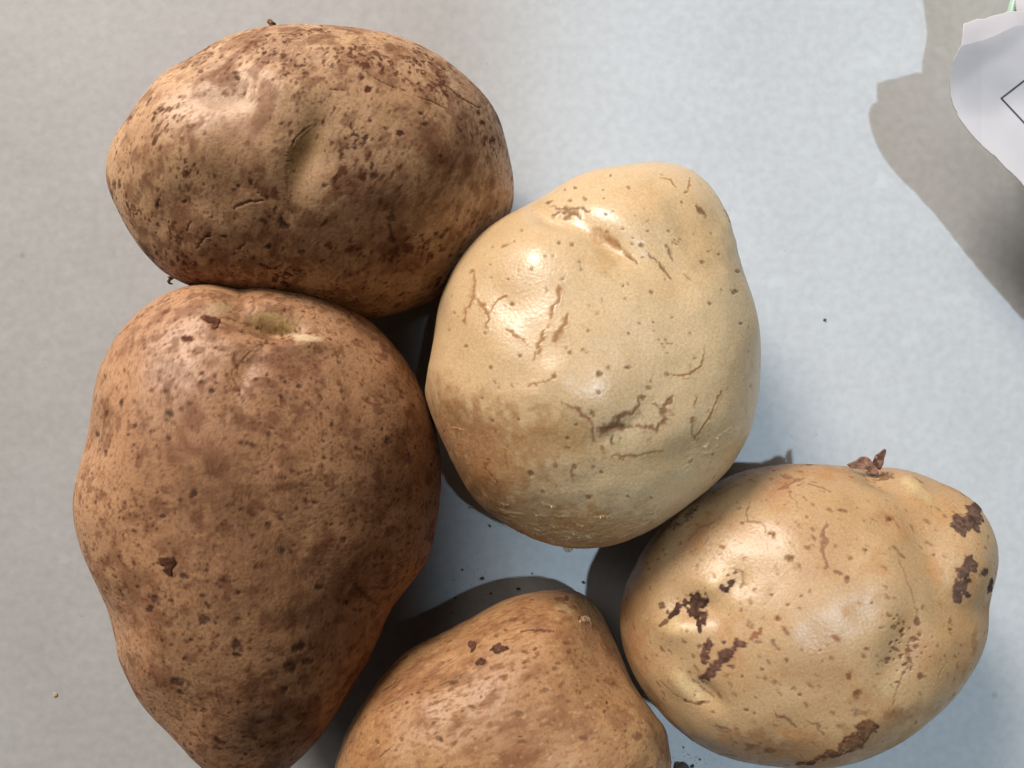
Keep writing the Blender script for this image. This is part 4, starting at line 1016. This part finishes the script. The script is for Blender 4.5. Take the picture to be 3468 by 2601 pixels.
LOWER_EDGE = [(278, 660), (285, 770), (310, 850), (350, 940), (420, 1040), (510, 1140), (590, 1215), (640, 1250), (720, 1340), (800, 1410), (872, 1490), (1050, 1690), (1500, 2190), (1700, 2420), (1950, 2200), (2100, 1200), (2050, 500), (1950, 0)]
under_out = rq([(385, 190), (460, 165), (500, 148), (560, 150), (620, 122), (700, 110), (740, 88), (790, 90), (872, 92), (925, -60), (880, -220), (780, -430), (720, -560), (1100, -800), (1500, -500), (1850, 0), (1950, 500), (1950, 1200), (1800, 1700), (1500, 1800), (1050, 1560), (880, 1400), (700, 1240), (500, 1040), (380, 880), (330, 760), (315, 620), (335, 480), (365, 400), (378, 300)])  # unseen wing beyond the top edge is added to cast the notched shadow
top_out = rq([(372, 362), (440, 340), (560, 318), (660, 270), (790, 205), (872, 195), (1000, 190), (1300, 100), (1700, 0)] + [p for p in LOWER_EDGE[::-1]][:-1] + [(278, 660), (290, 570), (305, 480), (330, 430)])
lines = rq([(400, 640), (640, 470), (872, 300), (690, 790), (872, 650), (872, 985)])
def h_base(px, py):
    t = sstep(40, 260, py)
    return 0.0318 - 0.0050 * t + 0.0020 * np.clip((px - 2120) / 200, 0, 1) * t - 0.003 * sstep(20, -60, py) + 0.0002 * fbm(np.c_[px * 0.010, py * 0.010, 0 * px], 77, 2)
def crease(px, py):
    (ax, ay), (bx, by) = lines[0], lines[2]
    nx, ny = (by - ay), -(bx - ax); l = math.hypot(nx, ny); nx /= l; ny /= l
    d = (px - ax) * nx + (py - ay) * ny
    if ny > 0: d = -d
    return d                                     # > 0 on the torn side of the crease
def h_top(px, py):
    d = -crease(px, py)
    d = np.where(True, crease(px, py), d)
    lift = np.log1p(np.exp(d / 6.0)) * 6.0
    return h_base(px, py) + 0.0011 + 0.000014 * np.clip(lift, 0, 70)
def h_under(px, py):
    return h_base(px, py) + 0.0002
def ink(px, py):
    a = lines[3]
    m = np.zeros(len(px))
    for b in (lines[4], lines[5]):
        v = (b - a) * 4
        t = np.clip(((px - a[0]) * v[0] + (py - a[1]) * v[1]) / (v @ v), 0, 1)
        d = np.hypot(px - a[0] - t * v[0], py - a[1] - t * v[1])
        m = np.maximum(m, sstep(2.7, 1.5, d))
    return m
def c_top(px, py):
    n = fbm(np.c_[px * 0.02, py * 0.02, 0 * px], 71, 4)
    c = np.tile(srgb(194, 189, 190), (len(px), 1)) * (1 + 0.03 * n)[:, None]
    m = ink(px, py)[:, None]
    return c * (1 - m) + np.array(srgb(38, 40, 52)) * m
def c_under(px, py):
    n = fbm(np.c_[px * 0.02, py * 0.02, 0 * px], 72, 4)
    return np.tile(srgb(196, 188, 188), (len(px), 1)) * (1 + 0.03 * n)[:, None]
mat_paper = sheet_material('thin_paper', None)
top_c = rq([(900, 900)])[0]
paper = sheet('torn_paper', top_out, h_top, c_top, mat_paper, None, 230, 900, 1.0, top_c)
sheet('under_layer', under_out, h_under, c_under, mat_paper, paper, 60, 700, 1.0, rq([(900, 700)])[0])
tag(paper, 'torn white paper with a printed black line corner, over the mint bowl', 'paper')

# ------------------------------------------------------------------ crumbs on the tabletop
mat_soil = plain_material('dark_soil', (0.045, 0.034, 0.026), 0.9, 0.4, 2500, 0.8)
mat_tan = plain_material('tan_crumb', tuple(srgb(190, 160, 118)), 0.9, 0.3, 2500, 0.8)
def crumb(px, py, r, mat, label, group=None, aspect=1.0, rot=0, flat=0.6, seed=0, cat='crumb', name='soil_crumb', z=None):
    bm = bmesh.new()
    bmesh.ops.create_icosphere(bm, subdivisions=3, radius=1.0)
    V = np.array([v.co[:] for v in bm.verts])
    k = 1 + 0.38 * fbm(V * 1.3 + seed * 3.1, seed, 3)
    rm = r * 0.000085
    V = V * k[:, None] * np.array([rm * aspect, rm, rm * flat])
    a = math.radians(rot)
    V[:, :2] = V[:, :2] @ np.array([[math.cos(a), math.sin(a)], [-math.sin(a), math.cos(a)]])
    V[:, 2] -= V[:, 2].min()
    for v, c in zip(bm.verts, V): v.co = c
    me = bpy.data.meshes.new(name); bm.to_mesh(me); bm.free()
    me.materials.append(mat)
    ob = bpy.data.objects.new(name, me)
    p = ray_pt(px, py, 0.0); ob.location = (p[0], p[1], 0.00005)
    link(ob)
    return tag(ob, label, cat, group)
rg = R3(1400, 1650, 700, 2212)
small = [(735, 975, 4.2, 1.9, 10, 'slim black crumb at the lower left tip of the brightly lit patch'),
         (1125, 1083, 3.6, 1.7, 5, 'oval black crumb inside the shadow thrown by the cut off potato tip'),
         (830, 1135, 3.0, 1.2, 30, 'round dark crumb just above the upper left edge of the cut off potato'),
         (525, 883, 3.0, 1.3, -10, 'small dark crumb in the shade right of the largest brown potato'),
         (450, 1183, 2.6, 1.3, 0, 'tiny crumb in the deep shade above the cut off potato'),
         (405, 1335, 2.2, 1.2, 0, 'lowest tiny crumb in the dark wedge beside the largest brown potato'),
         (1270, 922, 2.4, 1.4, -40, 'faint crumb on the shadow rim above the cut off potato tip'),
         (600, 215, 2.6, 1.2, 0, 'dark speck on the table between the largest brown and pale potatoes')]
for i, (x, y, r, asp, rot, t) in enumerate(small):
    q = rg([(x, y)])[0]
    crumb(q[0], q[1], r, mat_soil, t, 'soil crumbs in the gap between potatoes', asp, rot, 0.6, i)
q = rg([(1822, 1017)])[0]
crumb(q[0], q[1], 4.2, mat_soil, 'black crumb on the shadow edge between the pale potato and the scabby one', None, 1.4, -20, 0.7, 21)
q = rg([(812, 410)])[0]
crumb(q[0], q[1], 3.2, mat_soil, 'slim dark crumb on the brightly lit table under the pale potato', None, 1.9, -35, 0.6, 22)
crumb(1781, 691, 3.6, mat_soil, 'lone dark speck on the bare table right of the pale potato', None, 1.2, 0, 0.6, 23)
crumb(120, 1500, 6.0, mat_tan, 'small tan crumb on the bare table at the lower left', None, 1.2, 40, 0.3, 24, name='tan_crumb')
crumb(1472, 1656, 20, mat_soil, 'large dark soil clod at the bottom edge beside the cut off potato', None, 1.2, 20, 0.55, 25, 'soil', 'soil_clod')
crumb(1495, 1654, 5.0, mat_soil, 'jagged small soil crumb just right of the large dark clod', None, 1.3, 50, 0.6, 26)
rk = R3(2250, 2450, 350, 2212)
for i, (x, y, r, t) in enumerate([(755, 765, 2.6, 'faint dark crumb on the lit table below the scabby potato'), (410, 505, 2.4, 'dark speck on the table beside the potato cut off at the bottom')]):
    q = rk([(x, y)])[0]
    crumb(q[0], q[1], r, mat_soil, t, None, 1.2, 0, 0.6, 30 + i)

# fine soil dust shaken off round the potatoes
rng = np.random.default_rng(21)
V, F = [], []
def grain_at(px, py, r):
    p = ray_pt(px, py, 0.0)
    a = rng.uniform(0, 6.28); n = len(V)
    for k in range(4):
        an = a + k * math.pi / 2; rr = r * rng.uniform(0.6, 1.3)
        V.append((p[0] + rr * math.cos(an), p[1] + rr * math.sin(an), 0.00006))
    V.append((p[0], p[1], 0.00006 + r * 0.9))
    for k in range(4):
        F.append((n + k, n + (k + 1) % 4, n + 4))
    F.append((n + 3, n + 2, n + 1, n))
for _ in range(90):
    q = rg([(rng.normal(720, 260), rng.normal(1080, 200))])[0]
    grain_at(q[0], q[1], abs(rng.normal(0.00007, 0.00004)) + 0.00002)
for _ in range(40):
    grain_at(rng.normal(1500, 30), rng.normal(1640, 20), abs(rng.normal(0.00008, 0.00005)) + 0.00002)
for _ in range(90):
    grain_at(rng.uniform(0, 2212), rng.uniform(0, 1659), abs(rng.normal(0.00005, 0.00003)) + 0.00002)
me = bpy.data.meshes.new('soil_dust'); me.from_pydata(V, [], F); me.materials.append(mat_soil)
tag(link(bpy.data.objects.new('soil_dust', me)), 'fine dark soil dust scattered on the white tabletop', 'dust', kind='stuff')
